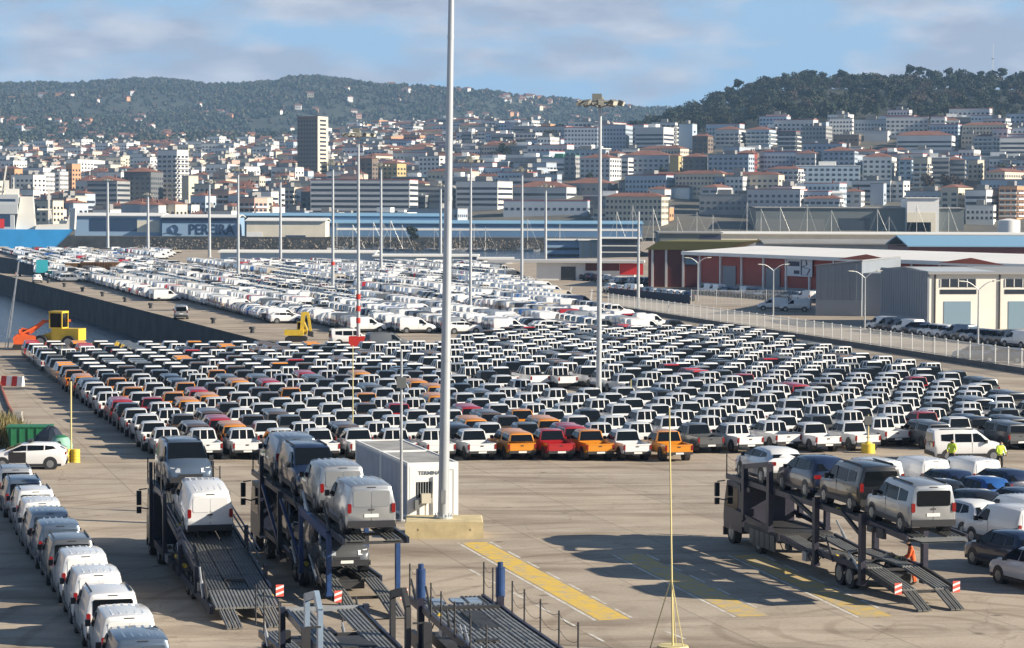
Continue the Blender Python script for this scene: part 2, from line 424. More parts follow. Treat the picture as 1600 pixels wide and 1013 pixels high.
def ring(y, z0, w, zm, zb, wb, zr, wr, cr=0.03):
    h = [(w * 0.93, z0), (w, z0 + 0.14), (w, zm), (wb, zb), (wr, zr - 0.05), (wr - 0.09, zr)]
    return [(-x, y, z) for x, z in h] + [(0, y, zr + cr)] + [(x, y, z) for x, z in reversed(h)]
def plate_side(mb, poly, xf, t=0.012, side=1, m=0):       # polygon of (y,z) laid on the flank whose half width is xf(z)
    n = len(poly)
    vs = [(side * (xf(z) - 0.02), y, z) for y, z in poly] + [(side * (xf(z) + t), y, z) for y, z in poly]
    mb.add(vs, [list(range(n)), list(range(2*n-1, n-1, -1))] + [(k, n+k, n+(k+1) % n, (k+1) % n) for k in range(n)], m)
def plate_quad(mb, a, b, c, d, t=0.014, m=0):             # slab on a sloping quad, pushed out along its normal
    a, b, c, d = map(Vector, (a, b, c, d)); n = (b - a).cross(d - a).normalized()
    lo = [p - n * 0.02 for p in (a, b, c, d)]; hi = [p + n * t for p in (a, b, c, d)]
    mb.add(lo + hi, [(3,2,1,0), (4,5,6,7), (0,1,5,4), (1,2,6,5), (2,3,7,6), (3,0,4,7)], m)
def rrect(x0, x1, z0, z1, r, n=3):
    out = []
    for cx, cz, a0 in ((x1 - r, z0 + r, -90), (x1 - r, z1 - r, 0), (x0 + r, z1 - r, 90), (x0 + r, z0 + r, 180)):
        for k in range(n + 1):
            a = R(a0 + 90.0 * k / n); out.append((cx + r * math.cos(a), cz + r * math.sin(a)))
    return out
def lerpf(z0, x0, z1, x1):
    return lambda z: x0 + (x1 - x0) * max(0.0, min(1.0, (z - z0) / (z1 - z0)))
def wheel_meshes(r, w):
    t = MB(); t.cyl((-w/2, 0, 0), (w/2, 0, 0), r, n=16); tyre = t.mesh('tyre', [M_DARK], 40)
    q = MB(); q.cyl((-w/2 - 0.012, 0, 0), (w/2 + 0.012, 0, 0), r * 0.64, n=12)
    for k in range(5):
        a = 2 * math.pi * k / 5
        for sx in (-1, 1):
            q.bar((sx * (w/2 + 0.014), 0, 0), (sx * (w/2 + 0.014), math.cos(a) * r * 0.6, math.sin(a) * r * 0.6), 0.02, 0.05)
    return tyre, q.mesh('rim', [M_RIM], 40)
WHEEL_CAR = wheel_meshes(0.32, 0.21); WHEEL_PICK = wheel_meshes(0.39, 0.25); WHEEL_TRUCK = wheel_meshes(0.50, 0.32)

class VT:                                                  # a vehicle template: part name, mesh, painted?, place, sub-parts
    def __init__(s): s.parts = []
    def part(s, name, mb, mats, painted=False, loc=(0, 0, 0), smooth=None, subs=()):
        me = mb if isinstance(mb, bpy.types.Mesh) else mb.mesh(name, mats, smooth)
        s.parts.append((name, me, painted, loc, subs)); return s
    def wheels(s, pair, track, ys, z):
        for y in ys:
            for sx in (-1, 1):
                s.parts.append(('wheel', pair[0], False, (sx * track, y, z), (('rim', pair[1]),)))
    def single(s, name):                                  # the same vehicle as one mesh, for copies too small to show parts
        mats = []; V = []; F = []; FM = []
        for _, me, painted, loc, subs in s.parts:
            for q in (me,) + tuple(x[1] for x in subs):
                o = len(V); V.extend([(v.co.x + loc[0], v.co.y + loc[1], v.co.z + loc[2]) for v in q.vertices])
                for p in q.polygons:
                    F.append([o + i for i in p.vertices]); mm = q.materials[p.material_index]
                    key = 'PAINT' if (painted and p.material_index == 0) else mm
                    if key not in mats: mats.append(key)
                    FM.append(mats.index(key))
        if 'PAINT' in mats and mats[0] != 'PAINT':
            i = mats.index('PAINT'); mats[0], mats[i] = mats[i], mats[0]
            FM = [i if k == 0 else 0 if k == i else k for k in FM]
        me = bpy.data.meshes.new(name); me.from_pydata(V, [], F)
        for k in mats: me.materials.append(P_WHITE if k == 'PAINT' else k)
        me.polygons.foreach_set('material_index', FM)
        me.polygons.foreach_set('use_smooth', [True] * len(F)); me.set_sharp_from_angle(angle=R(35)); me.update()
        return me
def repaint(o, m):
    o.material_slots[0].link = 'OBJECT'; o.material_slots[0].material = m
def spawn(vt, name, label, cat, loc, rz, colour, group=None, rx=0.0):
    root = thing(name, label, cat, loc, rz, group, rx)
    for pn, me, painted, pl, subs in vt.parts:
        o = put(pn, me, root, pl)
        if painted: repaint(o, colour)
        for sn, sm in subs: put(sn, sm, o)
    return root

def van_template(rear='panel', sides=False, front_detail=True):
    T = VT(); b = MB()
    st = [(-2.19, .42, .84, .80, 1.08, .84, 1.70, .64, .02), (-2.13, .30, .90, .80, 1.08, .90, 1.79, .72, .03),
          (-1.95, .25, .925, .80, 1.08, .915, 1.82, .76, .03), (-.4, .25, .925, .80, 1.08, .915, 1.84, .77, .03),
          (.42, .25, .925, .80, 1.08, .915, 1.79, .74, .03), (.80, .25, .925, .80, 1.08, .915, 1.52, .76, .03),
          (1.28, .25, .925, .80, 1.06, .91, 1.15, .80, .03), (1.80, .26, .915, .78, .96, .88, 1.03, .72, .03),
          (2.08, .30, .88, .70, .84, .82, .90, .66, .03), (2.19, .36, .78, .55, .66, .72, .72, .58, .02)]
    b.loft([ring(*s) for s in st]); T.part('body', b, [P_WHITE], True, smooth=38)
    xf = lerpf(1.08, .915, 1.78, .765)
    k = MB(); plate_quad(k, (-.80, 1.24, 1.19), (.80, 1.24, 1.19), (.68, .50, 1.76), (-.68, .50, 1.76)); T.part('windscreen', k, [M_GLASS])
    for sd in (-1, 1):
        k = MB(); plate_side(k, [(.98, 1.12), (.15, 1.12), (.15, 1.60), (.42, 1.62), (.62, 1.50)], xf, side=sd); T.part('side_window', k, [M_GLASS])
        if sides:
            k = MB(); plate_side(k, [(.06, 1.12), (-.92, 1.12), (-.92, 1.60), (.06, 1.60)], xf, side=sd); T.part('side_window', k, [M_GLASS])
            k = MB(); plate_side(k, [(-1.02, 1.14), (-1.75, 1.20), (-1.75, 1.56), (-1.02, 1.60)], xf, side=sd); T.part('side_window', k, [M_GLASS])
        k = MB(); plate_side(k, [(2.0, .28), (-2.0, .28), (-2.0, .46), (2.0, .46)], lambda z: .925, 0.02, sd); T.part('sill_trim', k, [M_TRIM])
        k = MB(); k.box(sd * .93, sd * 1.10, .84, .96, 1.05, 1.26); T.part('mirror', k, [M_TRIM])
        k = MB(); plate_side(k, [(.10, .50), (.085, .50), (.085, 1.1), (.10, 1.1)], lambda z: .925, 0.004, sd)
        plate_side(k, [(-1.0, .50), (-1.015, .50), (-1.015, 1.62), (-1.0, 1.62)], lambda z: min(.925, xf(z)), 0.004, sd); T.part('door_seam', k, [M_SEAM])
        k = MB(); k.prism(rrect(sd * .80 - .07, sd * .80 + .07, .84, 1.18, .05), 'y', -2.235, -2.10); T.part('tail_lamp', k, [M_TAIL])
        for y in (-1.36, 1.36):
            k = MB(); k.cyl((sd * .62, y, .34), (sd * .934, y, .34), .40, n=16); T.part('wheel_arch', k, [M_TRIM])
        k = MB(); plate_quad(k, (sd * .78, 2.10, .70), (sd * .42, 2.21, .70), (sd * .42, 2.13, .86), (sd * .80, 1.98, .90)) if sd > 0 else plate_quad(k, (sd * .42, 2.21, .70), (sd * .78, 2.10, .70), (sd * .80, 1.98, .90), (sd * .42, 2.13, .86))
        T.part('headlamp', k, [M_HEAD])
    k = MB()
    if rear == 'panel':
        for x0, x1 in ((-.66, -.008), (.008, .66)):
            k = MB(); k.prism(rrect(x0, x1, 1.06, 1.63, .07), 'y', -2.205, -2.12); T.part('rear_door_panel', k, [P_WHITE], True)
    else:
        k.prism(rrect(-.66, .66, 1.06, 1.63, .08), 'y', -2.205, -2.12); T.part('rear_window', k, [M_GLASS])
    k = MB(); k.box(-.006, .006, -2.2, -2.18, .5, 1.05); k.prism(rrect(-.10, .10, .93, .985, .02), 'y', -2.215, -2.18); T.part('door_handle', k, [M_SEAM])
    k = MB(); k.box(-.86, .86, -2.25, -2.02, .33, .56); T.part('bumper', k, [M_TRIM])
    k = MB(); k.box(-.84, .84, 1.95, 2.215, .30, .52); T.part('bumper', k, [M_TRIM])
    k = MB(); k.box(-.5, .5, 2.0, 2.21, .54, .64); T.part('grille', k, [M_TRIM])
    k = MB(); k.box(-.26, .26, -2.212, -2.19, .68, .80); T.part('number_plate', k, [M_PLATE])
    k = MB(); k.box(-.24, .24, 2.2, 2.225, .40, .51); T.part('number_plate', k, [M_PLATE])
    k = MB(); k.prism(rrect(-.16, .16, 1.735, 1.765, .012), 'y', -2.19, -2.10); T.part('brake_lamp', k, [M_TRIM])
    if rear == 'panel':
        for i in range(5):
            x = -.48 + .24 * i; k = MB(); k.prism([(x - .045, 1.80), (x + .045, 1.80), (x + .03, 1.858 - abs(x) * .03), (x - .03, 1.858 - abs(x) * .03)], 'y', -1.85, .2); T.part('roof_rib', k, [P_WHITE], True)
    else:
        for sd in (-1, 1):
            k = MB(); k.bar((sd * .66, -1.8, 1.85), (sd * .66, .2, 1.85), .04, .05); T.part('roof_rail', k, [M_TRIM])
    T.wheels(WHEEL_CAR, .83, (-1.36, 1.36), .32)
    return T
VAN_PANEL = van_template('panel'); VAN_GLASS = van_template('glass'); VAN_MPV = van_template('glass', True)

def pickup_template(bars, canopy=False):
    T = VT(); b = MB()
    lo = [(-2.62, .62, .86, .85, 1.04, .86, 1.08, .84, 0), (-2.55, .52, .915, .85, 1.06, .915, 1.10, .89, 0), (-.75, .46, .925, .85, 1.08, .92, 1.11, .89, 0)]
    # flanks of the bed, floor sunk between them
    for sd in (-1, 1): b.prism([(sd * .80, .5), (sd * .915, .5), (sd * .93, .85), (sd * .915, 1.09), (sd * .80, 1.09)], 'y', -2.56, -.70)
    b.box(-.80, .80, -.80, -.70, .5, 1.09)
    fr = [(-.72, .46, .925, .85, 1.08, .92, 1.12, .88, .01), (1.35, .46, .925, .85, 1.08, .92, 1.14, .86, .03), (2.20, .46, .915, .85, 1.02, .90, 1.07, .80, .03),
          (2.52, .50, .88, .80, .92, .84, .96, .74, .02), (2.62, .56, .80, .70, .80, .76, .82, .66, .02)]
    b.loft([ring(*s) for s in fr])
    cab = [(-.66, 1.0, .87, 1.05, 1.10, .87, 1.14, .84, 0), (-.52, 1.0, .88, 1.06, 1.14, .88, 1.74, .70, .01), (.0, 1.0, .88, 1.06, 1.14, .88, 1.80, .70, .03),
           (.62, 1.0, .88, 1.06, 1.14, .88, 1.77, .69, .03), (1.0, 1.0, .88, 1.06, 1.14, .88, 1.48, .72, .03), (1.42, 1.0, .87, 1.06, 1.12, .86, 1.16, .78, .02)]
    b.loft([ring(*s) for s in cab]); T.part('body', b, [P_WHITE], True, smooth=38)
    k = MB(); k.box(-.80, .80, -2.56, -.8, .60, .64); T.part('bed_liner', k, [M_LINER])
    k = MB(); k.box(-.80, .80, -2.62, -2.555, .56, 1.08); k.box(-.80, .80, -2.64, -2.62, 1.0, 1.07); T.part('tailgate', k, [P_WHITE], True)
    k = MB(); k.prism(rrect(-.10, .10, .90, .96, .02), 'y', -2.65, -2.61); T.part('tailgate_handle', k, [M_TRIM])
    k = MB(); plate_quad(k, (-.76, -.662, 1.15), (.76, -.662, 1.15), (.63, -.534, 1.71), (-.63, -.534, 1.71), .02); T.part('rear_window', k, [M_GLASS])
    if bars:
        k = MB()
        for x in (-.235, .235): k.bar((x, -.715, 1.12), (x * .95, -.585, 1.69), .06, .03)
        k.bar((-.74, -.70, 1.12), (.74, -.70, 1.12), .05); T.part('window_guard', k, [P_WHITE], True)
    xf = lerpf(1.14, .88, 1.72, .71)
    for sd in (-1, 1):
        for poly in ([(1.22, 1.17), (.36, 1.17), (.36, 1.62), (.62, 1.64), (.80, 1.52)], [(.28, 1.17), (-.48, 1.17), (-.40, 1.62), (.28, 1.63)]):
            k = MB(); plate_side(k, poly, xf, side=sd); T.part('side_window', k, [M_GLASS])
        k = MB(); k.prism(rrect(sd * .855 - .06, sd * .855 + .06, .72, 1.04, .03), 'y', -2.645, -2.50); T.part('tail_lamp', k, [M_TAIL])
        k = MB(); k.box(sd * .93, sd * 1.12, .95, 1.06, 1.10, 1.32); T.part('mirror', k, [M_TRIM])
        for y in (-1.62, 1.55):
            k = MB(); k.cyl((sd * .6, y, .42), (sd * .938, y, .42), .48, n=16); T.part('wheel_arch', k, [M_TRIM])
        k = MB(); k.box(sd * .60 - .17, sd * .60 + .17, 2.50, 2.60, .80, .92); T.part('headlamp', k, [M_HEAD])
        k = MB(); k.bar((sd * .94, -.6, .50), (sd * .94, 1.0, .50), .10, .05); T.part('side_step', k, [M_TRIM])
    k = MB(); plate_quad(k, (-.78, 1.40, 1.18), (.78, 1.40, 1.18), (.64, .68, 1.74), (-.64, .68, 1.74)); T.part('windscreen', k, [M_GLASS])
    k = MB(); k.box(-.86, .86, -2.74, -2.58, .46, .62); T.part('bumper', k, [M_TRIM])
    k = MB(); k.box(-.80, .80, 2.5, 2.68, .42, .62); T.part('bumper', k, [M_TRIM])
    k = MB(); k.box(-.26, .26, -2.752, -2.735, .49, .60); T.part('number_plate', k, [M_PLATE])
    if canopy:
        k = MB(); k.loft([ring(*s) for s in [(-2.56, 1.06, .86, 1.08, 1.12, .86, 1.16, .82, 0), (-2.40, 1.06, .88, 1.09, 1.14, .87, 1.66, .71, .01), (-2.2, 1.06, .88, 1.09, 1.14, .87, 1.72, .70, .02), (-.70, 1.06, .88, 1.09, 1.14, .87, 1.75, .70, .02)]]); T.part('canopy', k, [P_WHITE], True, smooth=38)
        k = MB(); plate_quad(k, (-.74, -2.545, 1.20), (.74, -2.545, 1.20), (.64, -2.425, 1.60), (-.64, -2.425, 1.60), .02); T.part('canopy_window', k, [M_GLASS])
        for sd in (-1, 1):
            k = MB(); plate_side(k, [(-.85, 1.18), (-2.2, 1.18), (-2.15, 1.58), (-.85, 1.60)], xf, side=sd); T.part('side_window', k, [M_GLASS])
    T.wheels(WHEEL_PICK, .80, (-1.62, 1.55), .39)
    return T
PICK_CAN = pickup_template(False, True)
PICK_BARS = pickup_template(True); PICK_PLAIN = pickup_template(False)

def car_template(h=1.60, suv=True):
    T = VT(); b = MB(); zr = h - .03; g = .22 if suv else .17
    st = [(-2.16, g+.2, .80, .72, .92, .80, .98, .70, .02), (-2.08, g+.08, .88, .74, 1.0, .86, 1.14, .70, .03), (-1.86, g, .905, .74, 1.02, .89, zr - .22, .64, .03), (-1.55, g, .91, .74, 1.02, .90, zr - .03, .64, .03),
          (-.5, g, .91, .74, 1.0, .90, zr, .65, .03), (.25, g, .91, .74, .99, .90, zr - .04, .64, .03), (.75, g, .91, .74, .98, .90, zr - .26, .68, .03),
          (1.22, g, .91, .74, .97, .89, 1.04, .76, .03), (1.80, g, .90, .72, .88, .86, .95, .70, .03), (2.05, g+.05, .86, .66, .76, .80, .82, .62, .02), (2.16, g+.12, .76, .54, .62, .70, .66, .54, .02)]
    b.loft([ring(*s) for s in st]); T.part('body', b, [P_WHITE], True, smooth=38)
    xf = lerpf(1.01, .90, zr - .05, .645)
    k = MB(); plate_quad(k, (-.76, 1.17, 1.07), (.76, 1.17, 1.07), (.60, .32, zr - .05), (-.60, .32, zr - .05)); T.part('windscreen', k, [M_GLASS])
    k = MB(); plate_quad(k, (.66, -2.09, 1.13), (-.66, -2.09, 1.13), (-.57, -1.80, zr - .16), (.57, -1.80, zr - .16)) if False else plate_quad(k, (-.66, -2.09, 1.13), (.66, -2.09, 1.13), (.57, -1.83, zr - .20), (-.57, -1.83, zr - .20))
    T.part('rear_window', k, [M_GLASS])
    for sd in (-1, 1):
        for poly in ([(.98, 1.04), (.0, 1.06), (.0, zr - .12), (.28, zr - .12), (.66, zr - .28)], [(-.07, 1.06), (-.95, 1.08), (-.95, zr - .12), (-.07, zr - .11)], [(-1.02, 1.08), (-1.62, 1.16), (-1.45, zr - .16), (-1.02, zr - .12)]):
            k = MB(); plate_side(k, poly, xf, side=sd); T.part('side_window', k, [M_GLASS])
        k = MB(); k.prism(rrect(sd * .70 - .15, sd * .70 + .15, .82, .98, .04), 'y', -2.18, -1.98); T.part('tail_lamp', k, [M_TAIL])
        k = MB(); k.box(sd * .91, sd * 1.06, .72, .82, .98, 1.13); T.part('mirror', k, [M_TRIM])
        for y in (-1.30, 1.32):
            k = MB(); k.cyl((sd * .6, y, .34), (sd * .918, y, .34), .39, n=16); T.part('wheel_arch', k, [M_TRIM])
        k = MB(); plate_side(k, [(1.9, g + .02), (-1.9, g + .02), (-1.9, g + .16), (1.9, g + .16)], lambda z: .91, 0.012, sd); T.part('sill_trim', k, [M_TRIM])
        k = MB(); k.box(sd * .58 - .18, sd * .58 + .18, 2.0, 2.10, .66, .76); T.part('headlamp', k, [M_HEAD])
    k = MB(); k.box(-.80, .80, -2.20, -2.02, g + .14, .52); T.part('bumper', k, [M_TRIM])
    k = MB(); k.box(-.74, .74, 2.0, 2.18, g + .1, .50); T.part('bumper', k, [M_TRIM])
    k = MB(); k.box(-.25, .25, -2.17, -2.13, .70, .80); T.part('number_plate', k, [M_PLATE])
    T.wheels(WHEEL_CAR, .81, (-1.30, 1.32), .32)
    return T
CAR_SUV = car_template(1.62, True); CAR_HATCH = car_template(1.48, False)
# ================================================================ the row of vans on the left, nose to tail
van_row = [  # rear right roof corner in the photo, template, paint, label
    ((50, 735), VAN_GLASS, P_SILVER, 'silver van with dark rear window heading the van row, beside the hatchback'),
    ((65, 752), VAN_GLASS, P_STEELB, 'blue-grey van with dark rear window, second in the van row from the white hatchback'),
    ((83, 769), VAN_GLASS, P_WHITE, 'white van with dark rear window between a blue-grey and a white windowless van'),
    ((95, 787), VAN_PANEL, P_WHITE, 'white windowless van between a white windowed van and a pale silver van'),
    ((107, 803), VAN_PANEL, P_SILVER, 'pale silver windowless van in the row, just behind a white windowless van'),
    ((125, 822), VAN_PANEL, P_STEELB, 'blue-grey windowless van between the silver and the charcoal van of the row'),
    ((145, 845), VAN_GLASS, P_GREY, 'charcoal van with dark rear window just ahead of three white vans'),
    ((167, 869), VAN_PANEL, P_WHITE, 'white windowless panel van directly behind the charcoal van of the row'),
    ((190, 898), VAN_PANEL, P_WHITE, 'white windowless panel van directly ahead of the white van with a dark rear window'),
    ((213, 929), VAN_GLASS, P_WHITE, 'white van with wide dark rear window between two white windowless vans'),
    ((242, 964), VAN_PANEL, P_WHITE, 'white windowless panel van between the dark-windowed white van and a blue-grey roof'),
    ((265, 1000), VAN_PANEL, P_STEELB, 'blue-grey windowless van at the tail of the van row'),
]
for (px, py), vt, col, lab in van_row:
    c = G(px, py, 1.80)                                   # right end of the roof's rear edge
    c = along((c.x, c.y, 0), 2.15, -0.74)
    spawn(vt, 'panel_van' if vt is VAN_PANEL else 'window_van', lab, 'van', c, HD + R(rnd.uniform(-.6, .6)), col, 'vans parked nose to tail')

# ================================================================ pickups in dense lanes
def right_limit(Y):   # road along the fence
    return float(np.interp(Y, [150, 165, 182, 214, 227, 288, 330], [34, 36.5, 36.5, 37, 33.7, 26.0, 24]))
def pick_ok(x, y):
    if x > right_limit(y) or x < -80: return False
    if y > float(np.interp(CXP + x / y * FPX, [0, 690, 800, 1100], [249, 250, 284, 288])): return False
    if 184 < y < 206 and 2.0 + (195 - y) * .26 < x < 10.0 + (195 - y) * .26: return False
    px = CXP + x / y * FPX
    if px < -60 or px > 1665: return False
    return True
cells = []
LP, SP, PS = 2.24, 5.08, .92
NL = 14
for i in range(0, 52):
    x0 = -19.6 + LP * i if i < NL else -19.6 + LP * NL + 2.36 * (i - NL)
    start = 147.0 if x0 < 11.5 else 152.0 + (1.5 if x0 > 22 else 0) + rnd.uniform(0, 4.2)
    off = 0.0
    for k in range(-1, 38):
        u = k * SP / 1.0
        # the lane is staggered so that the front row lies square to the view
        x = x0 - math.sin(HD) * u; y = start + math.cos(HD) * u
        if k < 0: continue
        x += rnd.uniform(-.12, .12); y += rnd.uniform(-.35, .35)
        if pick_ok(x, y): cells.append((y, x, i, k))
# lanes that begin farther back, right of the first ones
cells.sort()
def pick_colour(x, y, i, k):
    r = rnd.random()
    if x < 9 - (y - 147) * .26:
        if y < 175:
            tbl = [(P_WHITE, .52), (P_ORANGE, .16), (P_RED, .06), (P_GREY, .13), (P_BLACK, .06), (P_BRONZE, .06)]
        else:
            tbl = [(P_WHITE, .60), (P_ORANGE, .13), (P_RED, .03), (P_GREY, .12), (P_BLACK, .06), (P_BRONZE, .06)]
    else:
        tbl = [(P_WHITE, .80), (P_GREY, .07), (P_BLACK, .05), (P_RED, .03), (P_SILVER, .03), (P_BRONZE, .02)]
    for c, w in tbl:
        r -= w
        if r <= 0: return c
    return P_WHITE
CN = {P_WHITE: 'white', P_ORANGE: 'orange', P_RED: 'dark red', P_GREY: 'charcoal', P_BLACK: 'black', P_BRONZE: 'bronze', P_SILVER: 'silver',
      P_NAVY: 'navy blue', P_BLUE: 'bright blue', P_STEELB: 'blue-grey', P_BEIGE: 'beige', P_GREEN: 'dark green'}
FRONT = {5: P_WHITE, 6: P_WHITE, 7: P_WHITE, 8: P_WHITE, 9: P_ORANGE, 10: P_RED, 11: P_ORANGE, 12: P_WHITE, 13: P_ORANGE, 0: P_WHITE, 1: P_WHITE, 2: P_WHITE, 3: P_WHITE, 4: P_WHITE, 14: P_GREY, 15: P_WHITE}
P_SINGLE = {True: PICK_BARS.single('pickup'), False: PICK_PLAIN.single('pickup'), 'can': PICK_CAN.single('pickup')}
ORD = lambda n: ['first','second','third','fourth','fifth','sixth','seventh','eighth','ninth','tenth','eleventh','twelfth','thirteenth','fourteenth','fifteenth','sixteenth','seventeenth','eighteenth','nineteenth'][n] if n < 19 else '%dth' % (n + 1)
low_cells = []
N_PARTS, N_IND = 90, 300
for n, (y, x, i, k) in enumerate(cells):
    col = FRONT[i] if (k == 0 and i in FRONT) else pick_colour(x, y, i, k)
    bars = (col in (P_WHITE, P_SILVER)) and rnd.random() < (.32 if x < 9 - (y - 147) * .26 else .62)
    if not bars and col is not P_WHITE and rnd.random() < .4: bars = 'can'
    c = along((x, y, 0), 2.62 * PS); rz = HD + R(rnd.uniform(-.8, .8)) + (R(4) if i >= NL else 0)
    if n < N_IND:
        bw = ' with canopy' if bars == 'can' else ' with barred rear window' if bars else ''
        if k == 0:
            lab = '%s pickup%s in the foremost row, %s lane from the bins side' % (CN[col], bw, ORD(i))
        else:
            lab = '%s pickup%s, %s back in the %s lane from the bins side' % (CN[col], bw, ORD(k), ORD(i))
        grp = 'pickups parked in dense lanes'
        if n < N_PARTS:
            spawn(PICK_CAN if bars == 'can' else PICK_BARS if bars else PICK_PLAIN, 'pickup_truck', lab, 'pickup', c, rz, col, grp).scale = (PS, PS, PS)
        else:
            o = put('pickup_truck', P_SINGLE[bars], None, c, rz); tag(o, lab, 'pickup', grp); repaint(o, col); o.scale = (PS, PS, PS)
    else:
        low_cells.append((c.x, c.y, rz, col, bars))
print('pickups', len(cells))

# ---------------------------------------------------------------- light meshes for what is past the limit
def low_mesh(kind):
    """quads (verts, faces, slot): 0 paint 1 glass 2 dark 3 red"""
    V = []; Fq = []; S = []
    def quad(a, b, c, d, s): 
        o = len(V); V.extend([a, b, c, d]); Fq.append((o, o+1, o+2, o+3)); S.append(s)
    def frustum(x0, y0, y1, z0, X0, Y0, Y1, z1, side, top, ends=None):
        a = [(-x0, y0, z0), (x0, y0, z0), (x0, y1, z0), (-x0, y1, z0)]; b = [(-X0, Y0, z1), (X0, Y0, z1), (X0, Y1, z1), (-X0, Y1, z1)]
        for k in range(4):
            j = (k + 1) % 4; quad(a[k], a[j], b[j], b[k], side if (ends is None or k in (1, 3)) else ends)
        quad(*b, top)
    if kind in ('pickup', 'pickup_bars', 'pickup_can'):
        frustum(.88, -2.5, 2.5, .18, .90, -2.6, 2.6, .55, 2, 2)
        frustum(.925, -2.62, 2.62, .5, .90, -2.60, 2.3, 1.09, 0, 0)
        quad((-.78, -2.52, 1.10), (.78, -2.52, 1.10), (.78, -.8, 1.10), (-.78, -.8, 1.10), 2)
        frustum(.88, -.66, 1.42, 1.09, .69, -.5, .62, 1.76, 1, 0)
        frustum(.72, -.56, .70, 1.70, .66, -.46, .60, 1.80, 0, 0)
        for sd in (-1, 1):
            quad((sd*.90, -2.64, .7), (sd*.76, -2.64, .7), (sd*.76, -2.64, 1.03), (sd*.90, -2.64, 1.03), 3)
            for y in (-.62, .32, 1.02): quad((sd*.89, y, 1.09), (sd*.89, y+.10, 1.09), (sd*.715, y*.6+.12, 1.70), (sd*.715, y*.6+.02, 1.70), 0)
        if kind == 'pickup_can':
            frustum(.87, -2.54, -.6, 1.10, .72, -2.42, -.5, 1.62, 1, 0); frustum(.73, -2.44, -.5, 1.58, .68, -2.36, -.5, 1.74, 0, 0)
        if kind == 'pickup_bars':
            for x in (-.235, .235, -.72, .72): quad((x-.028, -.68, 1.1), (x+.028, -.68, 1.1), (x*.93+.028, -.52, 1.74), (x*.93-.028, -.52, 1.74), 0)
    elif kind == 'van':
        frustum(.88, -2.1, 2.0, .15, .90, -2.15, 2.1, .45, 2, 2)
        frustum(.92, -2.19, 2.15, .42, .91, -2.18, 1.5, 1.08, 0, 0)
        frustum(.905, -2.17, 1.30, 1.06, .76, -2.08, .42, 1.80, 0, 0)
        quad((-.74, 1.25, 1.16), (.74, 1.25, 1.16), (.66, .50, 1.76), (-.66, .50, 1.76), 1)
        for sd in (-1, 1): quad((sd*.905, .95, 1.14), (sd*.905, .1, 1.14), (sd*.80, .1, 1.62), (sd*.80, .5, 1.62), 1)
    else:
        frustum(.86, -2.0, 2.0, .14, .88, -2.1, 2.1, .42, 2, 2)
        frustum(.90, -2.14, 2.14, .38, .87, -2.10, 1.9, .98, 0, 0)
        frustum(.87, -2.02, 1.25, .97, .64, -1.55, .28, 1.48, 1, 0)
        frustum(.66, -1.58, .34, 1.44, .60, -1.48, .22, 1.55, 0, 0)
        for sd in (-1, 1):
            for y in (-1.35, -.35, .5): quad((sd*.88, y, .97), (sd*.88, y+.09, .97), (sd*.66, y*.75+.02, 1.46), (sd*.66, y*.75-.06, 1.46), 0)
    for sd in (-1, 1):                                    # wheels
        for y in (-1.4, 1.4):
            r = .34; p = [(sd*.93, y + r*math.cos(a), .34 + r*math.sin(a)) for a in (math.pi*.25, math.pi*.75, math.pi*1.25, math.pi*1.75)]
            quad(*p, 2)
    return np.array(V, float), np.array(Fq, int), np.array(S, int)
LOW = {k: low_mesh(k) for k in ('pickup', 'pickup_bars', 'pickup_can', 'van', 'car')}
PAINTS = [P_WHITE, P_SILVER, P_GREY, P_BLACK, P_NAVY, P_BLUE, P_ORANGE, P_RED, P_BRONZE, P_STEELB, P_BEIGE, P_GREEN]
def stuff_vehicles(name, items, label, cat, sc=1.0):              # items: x, y, rz, paint, kind
    VV = []; FF = []; MM = []; o = 0
    slots = PAINTS + [M_GLASS, M_TRIM, M_TAIL]
    for x, y, rz, col, kind in items:
        v, f, s = LOW[kind]; v = v * sc; c, sn = math.cos(rz), math.sin(rz)
        w = np.stack([x + v[:, 0]*c - v[:, 1]*sn, y + v[:, 0]*sn + v[:, 1]*c, v[:, 2]], 1)
        VV.append(w); FF.append(f + o); o += len(v)
        tbl = np.array([PAINTS.index(col), len(PAINTS), len(PAINTS)+1, len(PAINTS)+2]); MM.append(tbl[s])
    me = np_mesh(name, np.concatenate(VV), np.concatenate(FF), slots, np.concatenate(MM))
    return tag(put(name, me), label, cat, kind='stuff')
if low_cells:
    stuff_vehicles('distant_pickups', [(x, y, rz, c, 'pickup_can' if b == 'can' else 'pickup_bars' if b else 'pickup') for x, y, rz, c, b in low_cells],
                   'dense mass of mostly white pickups filling the back of the near lot', 'pickups', PS)

# ================================================================ the far lot: cars parked across the lanes
def far_left(Y): return float(np.interp(Y, [288, 326, 420, 527, 640, 753, 880], [-16.5, -33.0, -64.0, -98.0, -124.0, -147.0, -188.0]))
def far_right(Y): return float(np.interp(Y, [288, 308, 379, 470, 513, 637, 660, 661, 890], [24.0, 20.5, 13.0, 8.0, 5.0, -2.0, -4.0, -90.0, -112.0]))
far = []
v_ = -260.0
while v_ < 160:
    u_ = 240.0
    while u_ < 1000:
        p = along((0, 0, 0), u_, v_)
        if 296 + max(0, -p.x) * .10 < p.y < 838 and far_left(p.y) + 3 < p.x < far_right(p.y) - 3:
            lane = int((v_ + 260) / 5.1)
            if not (lane % 9 == 4 and p.y > 330):
                far.append((p.y, p.x + rnd.uniform(-.2, .2), lane))
        u_ += 2.34
    v_ += 5.1
far.sort()
S_CAR = CAR_SUV.single('parked_car'); S_HATCH = CAR_HATCH.single('parked_car'); S_VAN = VAN_PANEL.single('parked_van')
